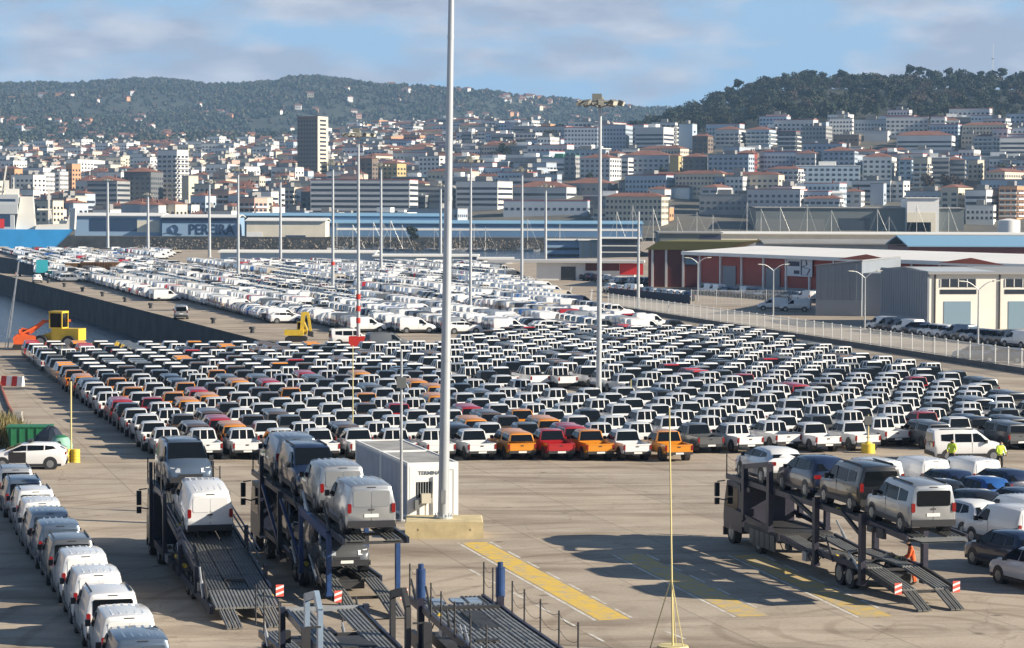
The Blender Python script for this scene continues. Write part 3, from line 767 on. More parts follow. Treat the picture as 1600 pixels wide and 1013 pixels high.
FAR_T = [(P_WHITE, .66), (P_SILVER, .11), (P_GREY, .07), (P_BLACK, .06), (P_NAVY, .03), (P_BLUE, .02), (P_RED, .025), (P_BEIGE, .025)]
items = []; lane_kind = {}; lanes_ = sorted({l for _, _, l in far[:300]}); lane_n = {}
for n, (y, x, lane) in enumerate(far):
    key = (lane, int(y / 45))
    if key not in lane_kind: lane_kind[key] = rnd.choice(['car', 'car', 'van', 'van', 'pickup', 'car'])
    kind = lane_kind[key] if rnd.random() < .8 else rnd.choice(['car', 'van', 'pickup'])
    r = rnd.random(); col = P_WHITE
    for c_, w in FAR_T:
        r -= w
        if r <= 0: col = c_; break
    rz = HD + R(-90) + R(rnd.uniform(-1.5, 1.5))
    if n < 300:
        me = {'car': S_CAR if rnd.random() < .6 else S_HATCH, 'van': S_VAN, 'pickup': P_SINGLE[False]}[kind]
        nm = {'car': 'parked_car', 'van': 'parked_van', 'pickup': 'parked_pickup'}[kind]
        kn = {'car': 'car', 'van': 'van', 'pickup': 'pickup'}[kind]
        o = put(nm, me, None, (x, y, 0), rz); repaint(o, col)
        lane_n[lane] = lane_n.get(lane, -1) + 1
        tag(o, '%s %s parked side-on, %s from the roadway in the %s line from the pier' % (CN[col], kn, ORD(lane_n[lane]), ORD(lanes_.index(lane))), kn, 'vehicles at the front of the far lot')
    else:
        items.append((x, y, rz, col, kind))
stuff_vehicles('distant_cars', items, 'sea of mostly white new cars filling the far lot', 'cars')
print('far', len(far))

# ================================================================ cars parked beside the right-hand transporter
lot = [  # px, py of the roof centre in the photo, roof height, template, paint, label, turn
    ((1358, 713), 1.82, VAN_PANEL, P_WHITE, 'white panel van parked directly behind the black people carrier on the transporter'),
    ((1430, 711), 1.82, VAN_PANEL, P_WHITE, 'white panel van in the middle of three white panel vans'),
    ((1508, 711), 1.82, VAN_PANEL, P_WHITE, 'white panel van parked beside the white minibus with workers'),
    ((1476, 729), 1.60, CAR_SUV, P_NAVY, 'navy car parked right in front of the white panel vans'),
    ((1562, 728), 1.60, CAR_SUV, P_NAVY, 'navy car beside the worker in a yellow vest'),
    ((1460, 744), 1.60, CAR_SUV, P_BLACK, 'black car behind the silver people carrier, ahead of a blue car'),
    ((1530, 740), 1.60, CAR_SUV, P_BLUE, 'bright blue car among the black and navy cars'),
    ((1590, 757), 1.60, CAR_SUV, P_STEELB, 'blue-grey car beside the bright blue car'),
    ((1515, 760), 1.60, CAR_SUV, P_BLACK, 'black car parked just beyond the small white car'),
    ((1508, 776), 1.60, CAR_SUV, P_WHITE, 'small white car with dark rear window beside the silver people carrier'),
    ((1590, 770), 1.82, VAN_PANEL, P_WHITE, 'white van half hidden behind the nearer white van with long flank'),
    ((1575, 785), 1.82, VAN_PANEL, P_WHITE, 'white van with long blank flank parked beside the dark blue sport utility car'),
    ((1578, 823), 1.62, CAR_SUV, P_NAVY, 'dark blue sport utility car casting a long shadow by the white vans'),
    ((1622, 850), 1.60, CAR_SUV, P_WHITE, 'white car cut by the picture edge next to the dark blue car'),
]
for (px, py), rh, vt, col, lab in lot:
    c = G(px, py, rh)
    spawn(vt, {VAN_PANEL: 'panel_van'}.get(vt, 'parked_car'), lab, 'van' if vt is VAN_PANEL else 'car', (c.x, c.y, 0), HD + R(rnd.uniform(4, 8)), col)
# white minibus with workers, standing square to the lanes
c = G(1522, 723, 0)
spawn(VAN_MPV, 'minibus', 'white minibus with side windows behind the white panel vans', 'van', (c.x, c.y + 2.5, 0), R(-90) + HD * .5, P_WHITE)
# police-style hatchback at the left edge
c = G(45, 737, 0)
hb = spawn(CAR_HATCH, 'hatchback', 'white hatchback with a dark front door parked by green bins', 'car', (c.x - .2, c.y + .9, 0), R(96), P_WHITE)
k = MB(); plate_side(k, [(.98, .38), (.02, .38), (.02, .98), (.98, .98)], lambda z: .905, 0.012, -1); k.obj('door', P_BLACK, hb)
k = MB(); k.box(-.55, .55, -.30, -.05, 1.50, 1.60); k.obj('roof_bar', M_TRIM, hb)
# single vehicles on the roadways
for (px, py), vt, col, lab, rz in (
        ((283, 500), VAN_GLASS, P_SILVER, 'silver van driving alone along the pier road', R(8)),
        ((58, 444), CAR_SUV, P_WHITE, 'white car at the end of the pier beside the turquoise truck', R(12)),
        ((548, 541), VAN_MPV, P_WHITE, 'white minibus standing by the red mast base', R(-78)),
        ((606, 548), VAN_GLASS, P_GREY, 'dark grey van on the roadway beside the red mast base', R(-70)),
        ((1050, 523), PICK_PLAIN, P_BLACK, 'black pickup standing apart at the edge of the fence road', R(-75))):
    c = G(px, py); spawn(vt, {PICK_PLAIN: 'pickup_truck', CAR_SUV: 'parked_car'}.get(vt, 'window_van'), lab, {PICK_PLAIN: 'pickup', CAR_SUV: 'car'}.get(vt, 'van'), c, rz, col)
# cars beyond the fence
def fence_lot(px0, py0, px1, py1, n, rz, what):
    for i in range(n):
        t = (i + .5) / n; c = G(px0 + (px1 - px0) * t, py0 + (py1 - py0) * t)
        col = rnd.choice([P_WHITE, P_WHITE, P_SILVER, P_GREY, P_STEELB, P_NAVY, P_WHITE])
        me, nm, kn = rnd.choice([(S_CAR, 'parked_car', 'car'), (S_HATCH, 'parked_car', 'car'), (S_VAN, 'parked_van', 'van')])
        o = put(nm, me, None, c, rz + R(rnd.uniform(-3, 3))); repaint(o, col)
        tag(o, '%s %s parked %s' % (CN[col], kn, what), kn, '%s %ss %s' % (CN[col], kn, what))
fence_lot(948, 455, 1078, 470, 13, R(8), 'in the row behind the palisade fence')
fence_lot(955, 444, 1110, 448, 13, R(12), 'in the lot before the red warehouse')
fence_lot(862, 435, 952, 440, 7, R(14), 'by the white gate building')
fence_lot(1100, 458, 1268, 471, 12, R(20), 'below the red warehouse wall')
fence_lot(1372, 515, 1600, 541, 17, R(30), 'beside the grey and cream warehouse')
fence_lot(1190, 483, 1260, 486, 2, R(80), 'on the road behind the palisade fence')
fence_lot(1500, 560, 1590, 566, 2, R(80), 'on the road close behind the fence')
# ================================================================ car transporters
M_PURP = mat('truck_purple', (0.027, 0.026, 0.046), 0.45, var=0.3, vscale=2.5); M_NAVYT = mat('truck_navy', (0.012, 0.017, 0.036), 0.4, var=0.2, vscale=1.5)
M_BLUET = mat('truck_blue', (0.016, 0.05, 0.155), 0.4, var=0.3, vscale=2.5); M_PALEB = mat('truck_pale_blue', (0.20, 0.27, 0.36), 0.35, var=0.1)
M_DECK = mat('deck_steel', (0.12, 0.125, 0.125), 0.5, metal=0.45, var=0.3, vscale=1.3); M_DECKL = mat('deck_steel_pale', (0.25, 0.255, 0.25), 0.5, metal=0.45, var=0.25, vscale=1.3)
M_CHAS = mat('chassis_black', (0.03, 0.031, 0.034), 0.6, var=0.3, vscale=2); M_STRIPE = mat('red_white_marker', (0.62, 0.10, 0.07), 0.5)
def slab(root, name, p, q, w, m, ribs=5, t=0.05, across=False):
    """a ribbed steel plank from p to q; its ribs run lengthwise"""
    p = Vector(p); q = Vector(q); k = MB(); k.bar(p, q, w, t)
    up = Vector((0, 0, t / 2 + .012))
    for i in range(ribs):
        x = (-.5 + (i + .5) / ribs) * w; o = Vector((x, 0, 0)) + up; k.bar(p + o, q + o, w / ribs * .5, .03)
    return k.obj(name, m, root)
def post(root, x, y, z0, z1, m, w=.20, d=.24, name='post'):
    k = MB(); k.box(x - w/2, x + w/2, y - d/2, y + d/2, z0, z1); k.box(x - w/2 - .03, x + w/2 + .03, y - d/2 - .03, y + d/2 + .03, z0 - .02, z0 + .12)
    return k.obj(name, m, root)
def axle(root, y, r=.46, track=1.02, both=True):
    for sx in ((-1, 1) if both else (-1,)):
        o = put('wheel', WHEEL_TRUCK[0], root, (sx * track, y, r)); o.scale = (1, r / .5, r / .5)
        put('rim', WHEEL_TRUCK[1], o)
def beams(root, name, segs, m):
    k = MB()
    for p, q, w, h in segs: k.bar(p, q, w, h)
    return k.obj(name, m, root)
def truck_cab(root, y0, y1, z0, z1, m, face=1):
    """face=1: the windscreen looks along +y"""
    k = MB(); yf, yb = (y1, y0) if face > 0 else (y0, y1); s = face
    k.prism([(yb, z0), (yf - s*.05, z0), (yf, z0 + .5), (yf - s*.06, z0 + 1.0), (yf - s*.45, z1), (yb, z1)], 'x', -1.2, 1.2)
    cab = k.obj('cab', m, root)
    k = MB(); k.prism([(yf - s*.05, z0 + 1.02), (yf - s*.03, z0 + 1.05), (yf - s*.40, z1 - .10), (yf - s*.43, z1 - .10)], 'x', -1.08, 1.08); k.obj('windscreen', M_GLASS, cab)
    for sx in (-1, 1):
        k = MB(); k.prism([(yf - s*.30, z0 + .95), (yb + s*.5, z0 + .95), (yb + s*.5, z1 - .2), (yf - s*.5, z1 - .2)], 'x', sx * 1.19, sx * 1.212); k.obj('door_window', M_GLASS, cab)
        k = MB(); k.bar((sx * 1.2, yf - s*.2, z1 - .05), (sx * 1.52, yf - s*.05, z1 - .1), .05); k.bar((sx * 1.2, yf - s*.2, z1 - .9), (sx * 1.52, yf - s*.05, z1 - .85), .05)
        k.box(sx * 1.52 - .10, sx * 1.52 + .10, yf - s*.05 - .07, yf - s*.05 + .07, z1 - .75, z1 - .15); k.box(sx * 1.52 - .10, sx * 1.52 + .10, yf - s*.05 - .06, yf - s*.05 + .06, z1 - 1.1, z1 - .82); k.obj('mirror', M_TRIM, cab)
    k = MB(); k.box(-1.2, 1.2, yf - s*.02 - .06, yf - s*.02 + .06, z0 - .35, z0 + .02); k.obj('bumper', M_TRIM, cab)
    return cab
def marker(root, x, y, z):
    k = MB(); k.prism([(x - .14, z), (x + .14, z), (x + .14, z + .42), (x - .14, z + .42)], 'y', y - .02, y + .02); o = k.obj('marker_board', M_STRIPE, root)
    q = MB()
    for i in range(2): q.add([(x - .14, y - .024, z + .03 + i * .2), (x + .14, y - .024, z + .13 + i * .2), (x + .14, y - .024, z + .21 + i * .2), (x - .14, y - .024, z + .11 + i * .2)], [(0, 1, 2, 3)])
    q.obj('white_stripe', M_WHITE, o)
def clutter(root, ya, yb, z, seed, n=16, x=1.1):
    """rams, boxes, hoses and lashing gear along the flanks of a transporter"""
    r = random.Random(seed)
    for i in range(n):
        sx = r.choice((-1, -1, 1)); y = r.uniform(ya, yb); zz = z(y); t = r.random(); k = MB()
        if t < .3:
            q = Vector((sx * x, y + r.uniform(.8, 1.6), zz + r.uniform(.3, .9))); p = Vector((sx * x, y, zz - .1)); m = p.lerp(q, .55)
            k.cyl(p, m, .06, n=8); k.cyl(m, q, .035, n=8); k.obj('hydraulic_ram', M_STEEL if r.random() < .5 else M_CHAS, root)
        elif t < .55:
            w, d, h = r.uniform(.12, .3), r.uniform(.25, .7), r.uniform(.18, .4); k.box(sx * x - w/2, sx * x + w/2, y, y + d, zz - h - .1, zz - .1); k.obj('tool_box', r.choice((M_CHAS, M_TRIM, M_STEEL)), root)
        elif t < .8:
            prev = Vector((sx * x, y, zz - .05))
            for j in range(1, 7):
                a = j / 6; p = Vector((sx * (x + .03), y + a * 1.2, zz - .05 - .35 * math.sin(a * math.pi))); k.cyl(prev, p, .022, n=5, caps=False); prev = p
            k.obj('hose', M_DARK, root)
        else:
            k.cyl((sx * (x - .15), y, zz + .06), (sx * (x - .15), y + .18, zz + .06), .09, n=10); k.bar((sx * (x - .15), y + .09, zz + .05), (sx * (x - .5), y + .3, zz + .04), .05, .012); k.obj('lashing_winch', r.choice((M_CHAS, M_YEL)), root)
def zat(prof, y): return float(np.interp(y, [a for a, _ in prof], [b for _, b in prof]))
def deck(root, prof, xs, w, m, name='deck_plank', ribs=4, rails=None, rail_m=None, gap=.06):
    for i in range(len(prof) - 1):
        (ya, za), (yb, zb) = prof[i], prof[i + 1]
        n = max(1, int(round(abs(yb - ya) / 2.2)))
        for j in range(n):
            a = j / n; b = (j + 1) / n - gap / abs(yb - ya)
            for x in xs: slab(root, name, (x, ya + (yb - ya) * a, za + (zb - za) * a), (x, ya + (yb - ya) * b, za + (zb - za) * b), w, m, ribs)
            k = MB(); k.bar((-1.15, ya + (yb - ya) * (a + .02), za + (zb - za) * (a + .02) - .09), (1.15, ya + (yb - ya) * (a + .02), za + (zb - za) * (a + .02) - .09), .10, .10); k.obj('cross_member', M_CHAS, root)
    if rails:
        for sx in (-1, 1):
            k = MB()
            for i in range(len(prof) - 1):
                (ya, za), (yb, zb) = prof[i], prof[i + 1]; k.bar((sx * rails, ya, za - .02), (sx * rails, yb, zb - .02), .10, .22)
            k.obj('side_rail', rail_m, root)
def stanchions(root, x, pts, h=.95):
    """thin safety posts along a deck edge, with two sagging ropes"""
    for y, z in pts:
        k = MB(); k.cyl((x, y, z), (x, y, z + h), .028, n=6); k.obj('stanchion', M_CHAS, root)
    k = MB()
    for (ya, za), (yb, zb) in zip(pts[:-1], pts[1:]):
        for hh in (h * .92, h * .5):
            prev = None
            for s in range(6):
                t = s / 5; p = Vector((x, ya + (yb - ya) * t, za + (zb - za) * t + hh - .16 * 4 * t * (1 - t)))
                if prev is not None: k.cyl(prev, p, .008, n=4, caps=False)
                prev = p
    k.obj('rope', M_CHAS, root)

# ---------------------------------------------------------------- right-hand transporter, half loaded
T5 = (15.65, 92.1, 0); H5 = R(14.5)
def loc5(x, y, z, O=T5, h=H5): return Vector((O[0] + math.cos(h) * x - math.sin(h) * y, O[1] + math.sin(h) * x + math.cos(h) * y, z))
t5 = thing('car_transporter', 'purple-grey car transporter with four cars on its upper deck, beside a worker in orange', 'transporter', T5, H5)
for x in (-.66, .62):
    for s in (-.19, 0, .19): slab(t5, 'ramp', (x + s - .05, 0, .05), (x + s, 1.55, .52), .15, M_DECKL, 2, .04)
deck(t5, [(1.6, .58), (4.6, .95)], (-.70, .70), .66, M_DECKL, ribs=5, rails=1.18, rail_m=M_CHAS)
deck(t5, [(4.7, .97), (9.2, 1.0), (10.4, .82), (13.6, 1.05)], (-.72, .72), .62, M_DECKL, ribs=5, rails=1.18, rail_m=M_PURP)
deck(t5, [(.6, 2.62), (5.0, 2.80), (9.5, 2.84), (15.0, 2.86), (20.4, 2.90)], (-.66, .66), .58, M_DECK, ribs=4, rails=1.16, rail_m=M_PURP)
k = MB(); k.add([(-1.1, .6, 2.58), (1.1, .6, 2.58), (.9, -.1, 2.52), (-.9, -.1, 2.52)], [(0, 1, 2, 3)]); k.add([(-1.1, .6, 2.63), (1.1, .6, 2.63), (.9, -.1, 2.57), (-.9, -.1, 2.57)], [(0, 1, 2, 3)]); k.obj('tail_flap', M_DECKL, t5)
for sx in (-1, 1):
    for y, z0, z1 in ((4.64, .35, 3.05), (9.44, .45, 3.14), (14.7, 1.15, 3.98), (17.8, 1.3, 3.62)): post(t5, sx * 1.27, y, z0, z1, M_PURP, .20, .30)
    beams(t5, 'brace', [((sx * 1.27, 14.7, 3.95), (sx * 1.27, 17.8, 3.55), .16, .2), ((sx * 1.27, 14.8, 1.25), (sx * 1.27, 19.0, 1.5), .12, .2)], M_PURP)
beams(t5, 'lift_arm', [((-1.27, 4.64, 2.2), (-1.2, 6.8, 2.86), .12, .14), ((1.27, 4.64, 2.2), (1.2, 6.8, 2.86), .12, .14), ((-1.27, 9.44, 2.3), (-1.2, 12.4, 2.84), .12, .14), ((1.27, 9.44, 2.3), (1.2, 12.4, 2.84), .12, .14)], M_CHAS)
k = MB(); k.box(-.45, .45, 4.0, 18.5, .55, .78); k.box(-1.2, 1.2, 13.8, 18.0, .75, 1.15); k.obj('chassis', M_CHAS, t5)
k = MB()
for i in range(5): k.box(-1.24, -1.16, 14.2 + i * .62, 14.75 + i * .62, .35, 1.0)
k.obj('side_tank', mat('tank_grey', (0.09, 0.10, 0.10), 0.45, metal=0.3), t5)
for y in (6.1, 7.15): axle(t5, y, .46)
for y in (16.3, 19.7): axle(t5, y, .50)
k = MB(); k.cyl((-1.22, 6.1, .46), (-.86, 6.1, .46), .56, n=14); k.cyl((-1.22, 7.15, .46), (-.86, 7.15, .46), .56, n=14)
truck_cab(t5, 18.3, 20.7, .62, 2.72, M_PURP)
stanchions(t5, -1.2, [(18.6, 2.9), (20.3, 2.9)], 1.0)
for x in (-1.15, 1.15): marker(t5, x, 1.45, .45)
TRK = 'vehicles loaded on the transporters'
def on5(x, y, z, vt, name, lab, cat, col, rx=0, flip=False):
    return spawn(vt, name, lab, cat, loc5(x, y, z), H5 + (math.pi if flip else 0), col, None, rx)
on5(0, 3.2, 2.74, VAN_MPV, 'people_carrier', 'silver people carrier with wide dark rear window at the tail of the upper deck', 'van', P_SILVER, R(2.0))
on5(0, 8.1, 2.90, VAN_MPV, 'people_carrier', 'black people carrier on the upper deck directly ahead of the silver one', 'van', P_BLACK, R(.6))
on5(0, 12.9, 2.92, CAR_SUV, 'parked_car', 'dark navy car on the upper deck between the black people carrier and a white car', 'car', P_NAVY, R(.5))
on5(-.1, 17.8, 2.96, CAR_HATCH, 'parked_car', 'white car standing on the upper deck above the transporter cab', 'car', P_WHITE)

clutter(t5, 2.5, 13.0, lambda y: .95, 1, 18, 1.22); clutter(t5, 1.0, 19.0, lambda y: 2.80, 2, 14, 1.2)
for y in (6.1, 7.15):
    for sx in (-1, 1):
        k = MB()
        for j in range(7):
            a, b_ = R(20 + j * 20), R(40 + j * 20); k.bar((sx * 1.02, y + math.cos(a) * .56, .46 + math.sin(a) * .56), (sx * 1.02, y + math.cos(b_) * .56, .46 + math.sin(b_) * .56), .34, .02, up=(1, 0, 0))
        k.obj('mudguard', M_CHAS, t5)
# ---------------------------------------------------------------- left transporter: one long loading slope
T1 = (-8.87, 87.8, 0)
def locT(O, x, y, z, h=HD): return Vector((O[0] + math.cos(h) * x - math.sin(h) * y, O[1] + math.sin(h) * x + math.cos(h) * y, z))
t1 = thing('car_transporter', 'navy transporter with a sloping grey deck carrying a white van and a dark van', 'transporter', T1, HD)
for x in (-.72, .72):
    for s in (-.20, 0, .20): slab(t1, 'ramp', (x + s + .06, -.05, .04), (x + s, 1.55, .46), .16, M_DECKL, 2, .05)
prof1 = [(3.4, .86), (7.0, 1.34), (10.4, 1.80), (15.0, 2.42), (15.8, 3.0), (20.4, 3.06)]
for i in range(9): slab(t1, 'tail_plate', (-1.0 + .25 * i, 1.5, .50), (-1.0 + .25 * i, 3.3, .84), .235, M_DECKL, 2, .06)
deck(t1, prof1, (-.74, 0.0, .74), .70, M_DECK, ribs=6, rails=1.16, rail_m=M_NAVYT)
k = MB(); k.box(-.36, .36, 4.3, 5.3, 1.02, 1.12); k.obj('deck_hatch', M_CHAS, t1)
for sx in (-1, 1):
    for y, z1 in ((5.2, 1.5), (9.6, 2.4), (14.2, 3.2), (18.6, 4.0)): post(t1, sx * 1.27, y, .55, z1, M_NAVYT, .14, .2)
    for o in (.35, .62): beams(t1, 'guard_rail', [((sx * 1.24, 6.2, 1.25 + o), (sx * 1.24, 13.5, 2.2 + o), .05, .05)], M_NAVYT)
    beams(t1, 'lower_beam', [((sx * 1.2, 1.8, .42), (sx * 1.2, 17.5, .78), .14, .3)], M_NAVYT)
for sx in (-1, 1): stanchions(t1, sx * 1.2, [(15.9, 3.05), (18.0, 3.05), (20.2, 3.05)], 1.0)
k = MB(); k.box(-.5, .5, 2.5, 17.6, .45, .72); k.obj('chassis', M_CHAS, t1)
for y in (7.2, 8.3): axle(t1, y, .44)
for y in (16.9, 19.8): axle(t1, y, .50)
truck_cab(t1, 18.2, 20.7, .65, 2.75, M_NAVYT)
for x in (1.28,): marker(t1, x, 2.2, .75)
spawn(VAN_PANEL, 'panel_van', 'white windowless van on the sloping deck of the left transporter', 'van', locT(T1, 0, 12.7, 2.08), HD, P_WHITE, None, R(7.5))
spawn(VAN_GLASS, 'window_van', 'dark grey van facing backwards on top of the left transporter', 'van', locT(T1, 0, 18.0, 3.12), HD + math.pi, P_STEELB)

clutter(t1, 2.5, 14.5, lambda y: .55 + y * .03, 3, 22, 1.22); clutter(t1, 4, 14, lambda y: zat(prof1, y), 4, 10, 1.1)
# ---------------------------------------------------------------- middle transporter: four vans above, one below
T2 = (-4.68, 89.7, 0)
t2 = thing('car_transporter', 'navy and blue car transporter stacked with silver vans on its upper deck', 'transporter', T2, HD)
for x in (-.78, .78): deck(t2, [(.1, .06), (2.6, .50), (5.0, .74)], (x,), .56, M_DECKL, 'ramp', ribs=5)
deck(t2, [(5.0, .76), (10.5, .80), (12.2, 1.0), (17.2, 1.1)], (-.72, .72), .62, M_DECK, ribs=4, rails=1.17, rail_m=M_NAVYT)
deck(t2, [(.4, 2.78), (6.0, 2.96), (11.0, 3.08), (20.4, 3.26)], (-.66, .66), .56, M_DECK, ribs=4, rails=1.16, rail_m=M_NAVYT)
for sx in (-1, 1):
    for y, z0, z1, mm in ((2.6, .55, 2.8, M_BLUET), (8.2, .6, 3.05, M_BLUET), (13.0, .7, 3.2, M_NAVYT), (17.4, .9, 4.2, M_NAVYT)): post(t2, sx * 1.27, y, z0, z1, mm, .16, .24)
    beams(t2, 'brace', [((sx * 1.27, 8.2, 3.0), (sx * 1.27, 2.8, 2.7), .14, .3), ((sx * 1.27, 8.2, 1.0), (sx * 1.27, 12.8, 2.9), .10, .14), ((sx * 1.27, 13.2, 1.1), (sx * 1.27, 17.2, 3.0), .10, .14)], M_BLUET)
    stanchions(t2, sx * 1.2, [(15.0, 3.2), (17.5, 3.24), (20.0, 3.28)], .95)
k = MB(); k.box(-.5, .5, 4.8, 17.8, .42, .66); k.obj('chassis', M_CHAS, t2)
for y in (9.0, 10.1): axle(t2, y, .44)
for y in (16.6, 19.7): axle(t2, y, .50)
truck_cab(t2, 18.2, 20.7, .65, 2.9, M_NAVYT)
for x in (-1.2, 1.2): marker(t2, x, 1.2, .5)
for y, z, vt, nm, lab, col, fl, rx in (
        (3.4, 2.90, VAN_PANEL, 'panel_van', 'silver windowless van hanging over the tail of the middle transporter', P_SILVER, False, 1.8),
        (8.6, 3.06, VAN_PANEL, 'panel_van', 'silver windowless van just ahead of the tail van on the middle transporter', P_SILVER, False, 1.4),
        (13.3, 3.18, VAN_GLASS, 'window_van', 'navy van facing backwards between silver vans on the middle transporter', P_NAVY, True, -1.0),
        (18.3, 3.28, VAN_PANEL, 'panel_van', 'grey windowless van above the cab of the middle transporter', P_STEELB, False, 1.0),
        (7.8, .86, VAN_GLASS, 'window_van', 'dark grey van facing backwards on the lower deck under the silver vans', P_GREY, True, 0.0),
        (14.4, 1.14, VAN_GLASS, 'window_van', 'black van deep inside the lower deck of the middle transporter', P_BLACK, True, 0.0)):
    spawn(vt, nm, lab, 'van', locT(T2, 0, y, z), HD + (math.pi if fl else 0), col, None, R(rx))

clutter(t2, 3, 17, lambda y: .85, 5, 24, 1.2); clutter(t2, 1, 18, lambda y: 2.95, 6, 14, 1.2)
# ---------------------------------------------------------------- nearest transporter: hoops and an empty deck over its cab
T3 = (-4.1, 71.0, 0)
t3 = thing('car_transporter', 'empty transporter with pale blue side hoops and ribbed deck, cut by the lower picture edge', 'transporter', T3, HD)
for sx, mm in ((-1, M_PALEB), (1, M_CHAS)):  # right hoop black instead of pale blue: its unlit look is in the colour
    beams(t3, 'side_hoop', [((sx * 1.25, .0, .9), (sx * 1.25, .0, 3.35), .14, .26), ((sx * 1.25, 0, 3.30), (sx * 1.25, .55, 3.72), .14, .26), ((sx * 1.25, .5, 3.72), (sx * 1.25, 2.0, 3.42), .14, .22), ((sx * 1.25, 2.0, 3.5), (sx * 1.25, 2.0, .9), .14, .24)], mm)
    k = MB(); k.bar((sx * 1.3, -.4, 2.95), (sx * 1.72, -.4, 2.95), .05); k.box(sx * 1.72 - .12, sx * 1.72 + .12, -.48, -.32, 2.1, 2.95); k.box(sx * 1.72 - .12, sx * 1.72 + .12, -.48, -.32, 1.75, 2.05); k.obj('mirror', M_TRIM, t3)
    post(t3, sx * 1.28, 5.9, .6, 2.55, M_NAVYT, .16, .22)
deck(t3, [(.3, 2.10), (3.0, 2.22), (6.0, 2.38)], (-.70, .70), .62, M_DECKL, ribs=5, rails=1.12, rail_m=M_NAVYT)
k = MB(); k.bar((-1.3, 6.1, 2.42), (1.3, 6.1, 2.42), .12, .14); k.obj('end_beam', M_STEEL, t3)
k = MB(); k.box(-.5, .5, .6, 2.4, 2.16, 2.2); k.obj('deck_plate', M_CHAS, t3)
deck(t3, [(6.4, 1.0), (11.0, .95)], (-.72, .72), .56, M_DECKL, ribs=5, rails=1.12, rail_m=M_NAVYT)
stanchions(t3, -1.25, [(6.6, 1.3), (9.4, 1.2), (11.0, 1.2)], 1.3); stanchions(t3, 1.25, [(6.6, 1.3), (9.4, 1.2)], 1.1)
k = MB(); k.box(-.5, .5, 1.0, 11.0, .45, .8); k.obj('chassis', M_CHAS, t3)
truck_cab(t3, -1.4, .9, .65, 2.0, M_NAVYT, -1)
for y in (-.4, 4.2, 8.4): axle(t3, y, .5)

# ---------------------------------------------------------------- second nearest: long bare deck with stanchions
T4 = (0.30, 70.5, 0); H4 = R(11)
t4 = thing('car_transporter', 'empty purple transporter with a long grey deck edged by thin rope posts', 'transporter', T4, H4)
deck(t4, [(-3.0, 2.25), (2.0, 2.12), (7.0, 2.0), (10.2, 1.98)], (-.78, 0.0, .78), .74, M_DECKL, ribs=5, rails=1.22, rail_m=M_PURP)
deck(t4, [(10.4, 1.9), (12.6, 1.86)], (-.78, .78), .70, M_DECK, ribs=5, rails=1.2, rail_m=M_PURP)
for q_ in ((-.3, .3, 5.0, 8.2, 2.05, 2.12), (-1.1, 1.1, 9.0, 9.25, 2.02, 2.12), (-.9, -.2, 2.2, 2.5, 2.15, 2.22)):
    k = MB(); k.box(*q_); k.obj('deck_hatch', M_CHAS, t4)
k = MB()
for x in (-.55, .1, .62): k.box(x - .2, x + .2, 10.6, 11.6, 1.93, 2.0)
k.obj('deck_plate', M_PALEB, t4)
for sx in (-1, 1):
    post(t4, sx * 1.27, 9.9, .7, 2.3, M_PURP, .2, .3)
    k = MB(); k.cyl((sx * 1.27, 9.9, 2.25), (sx * 1.27, 9.9, 3.2), .15, n=14); k.cyl((sx * 1.27, 9.9, 3.2), (sx * 1.27, 9.9, 3.36), .09, n=10); k.obj('lift_ram', M_BLUET, t4)
    stanchions(t4, sx * 1.27, [(-1.5, 2.22), (1.0, 2.15), (3.6, 2.08), (6.0, 2.02), (7.9, 2.0)], 1.05)
    stanchions(t4, sx * 1.22, [(10.9, 1.9), (12.5, 1.86)], 1.15)
    beams(t4, 'lower_beam', [((sx * 1.2, -3, .8), (sx * 1.2, 12, .7), .14, .5)], M_PURP)
    post(t4, sx * 1.25, 1.8, .8, 2.1, M_PURP, .2, .26)
k = MB(); k.box(-.6, .6, -3, 12, .5, .85); k.obj('chassis', M_CHAS, t4)
for y in (2.5, 3.7): axle(t4, y, .46)
clutter(t3, .5, 10, lambda y: 1.9 if y < 6 else .9, 7, 16, 1.15); clutter(t4, -2, 11.5, lambda y: 1.95, 8, 20, 1.15)
# ================================================================ text as geometry
def text_mesh(body, size, extrude=0.01, bold=0.0, align='CENTER'):
    c = bpy.data.curves.new('lettering', 'FONT'); c.body = body; c.size = size; c.extrude = extrude; c.offset = bold
    c.align_x = align; c.align_y = 'CENTER'; c.resolution_u = 3
    o = bpy.data.objects.new('lettering', c); COL.objects.link(o)
    dg = bpy.context.evaluated_depsgraph_get(); dg.update()
    me = bpy.data.meshes.new_from_object(o.evaluated_get(dg))
    bpy.data.objects.remove(o); bpy.data.curves.remove(c)
    return me
def letter(body, size, parent, loc, m, rz=0.0, bold=0.0, name='lettering', sx=1.0):
    me = text_mesh(body, size, .015, bold); me.materials.clear(); me.materials.append(m)
    o = put(name, me, parent, loc); o.rotation_euler = (R(90), 0, rz); o.scale = (sx, 1, 1); return o

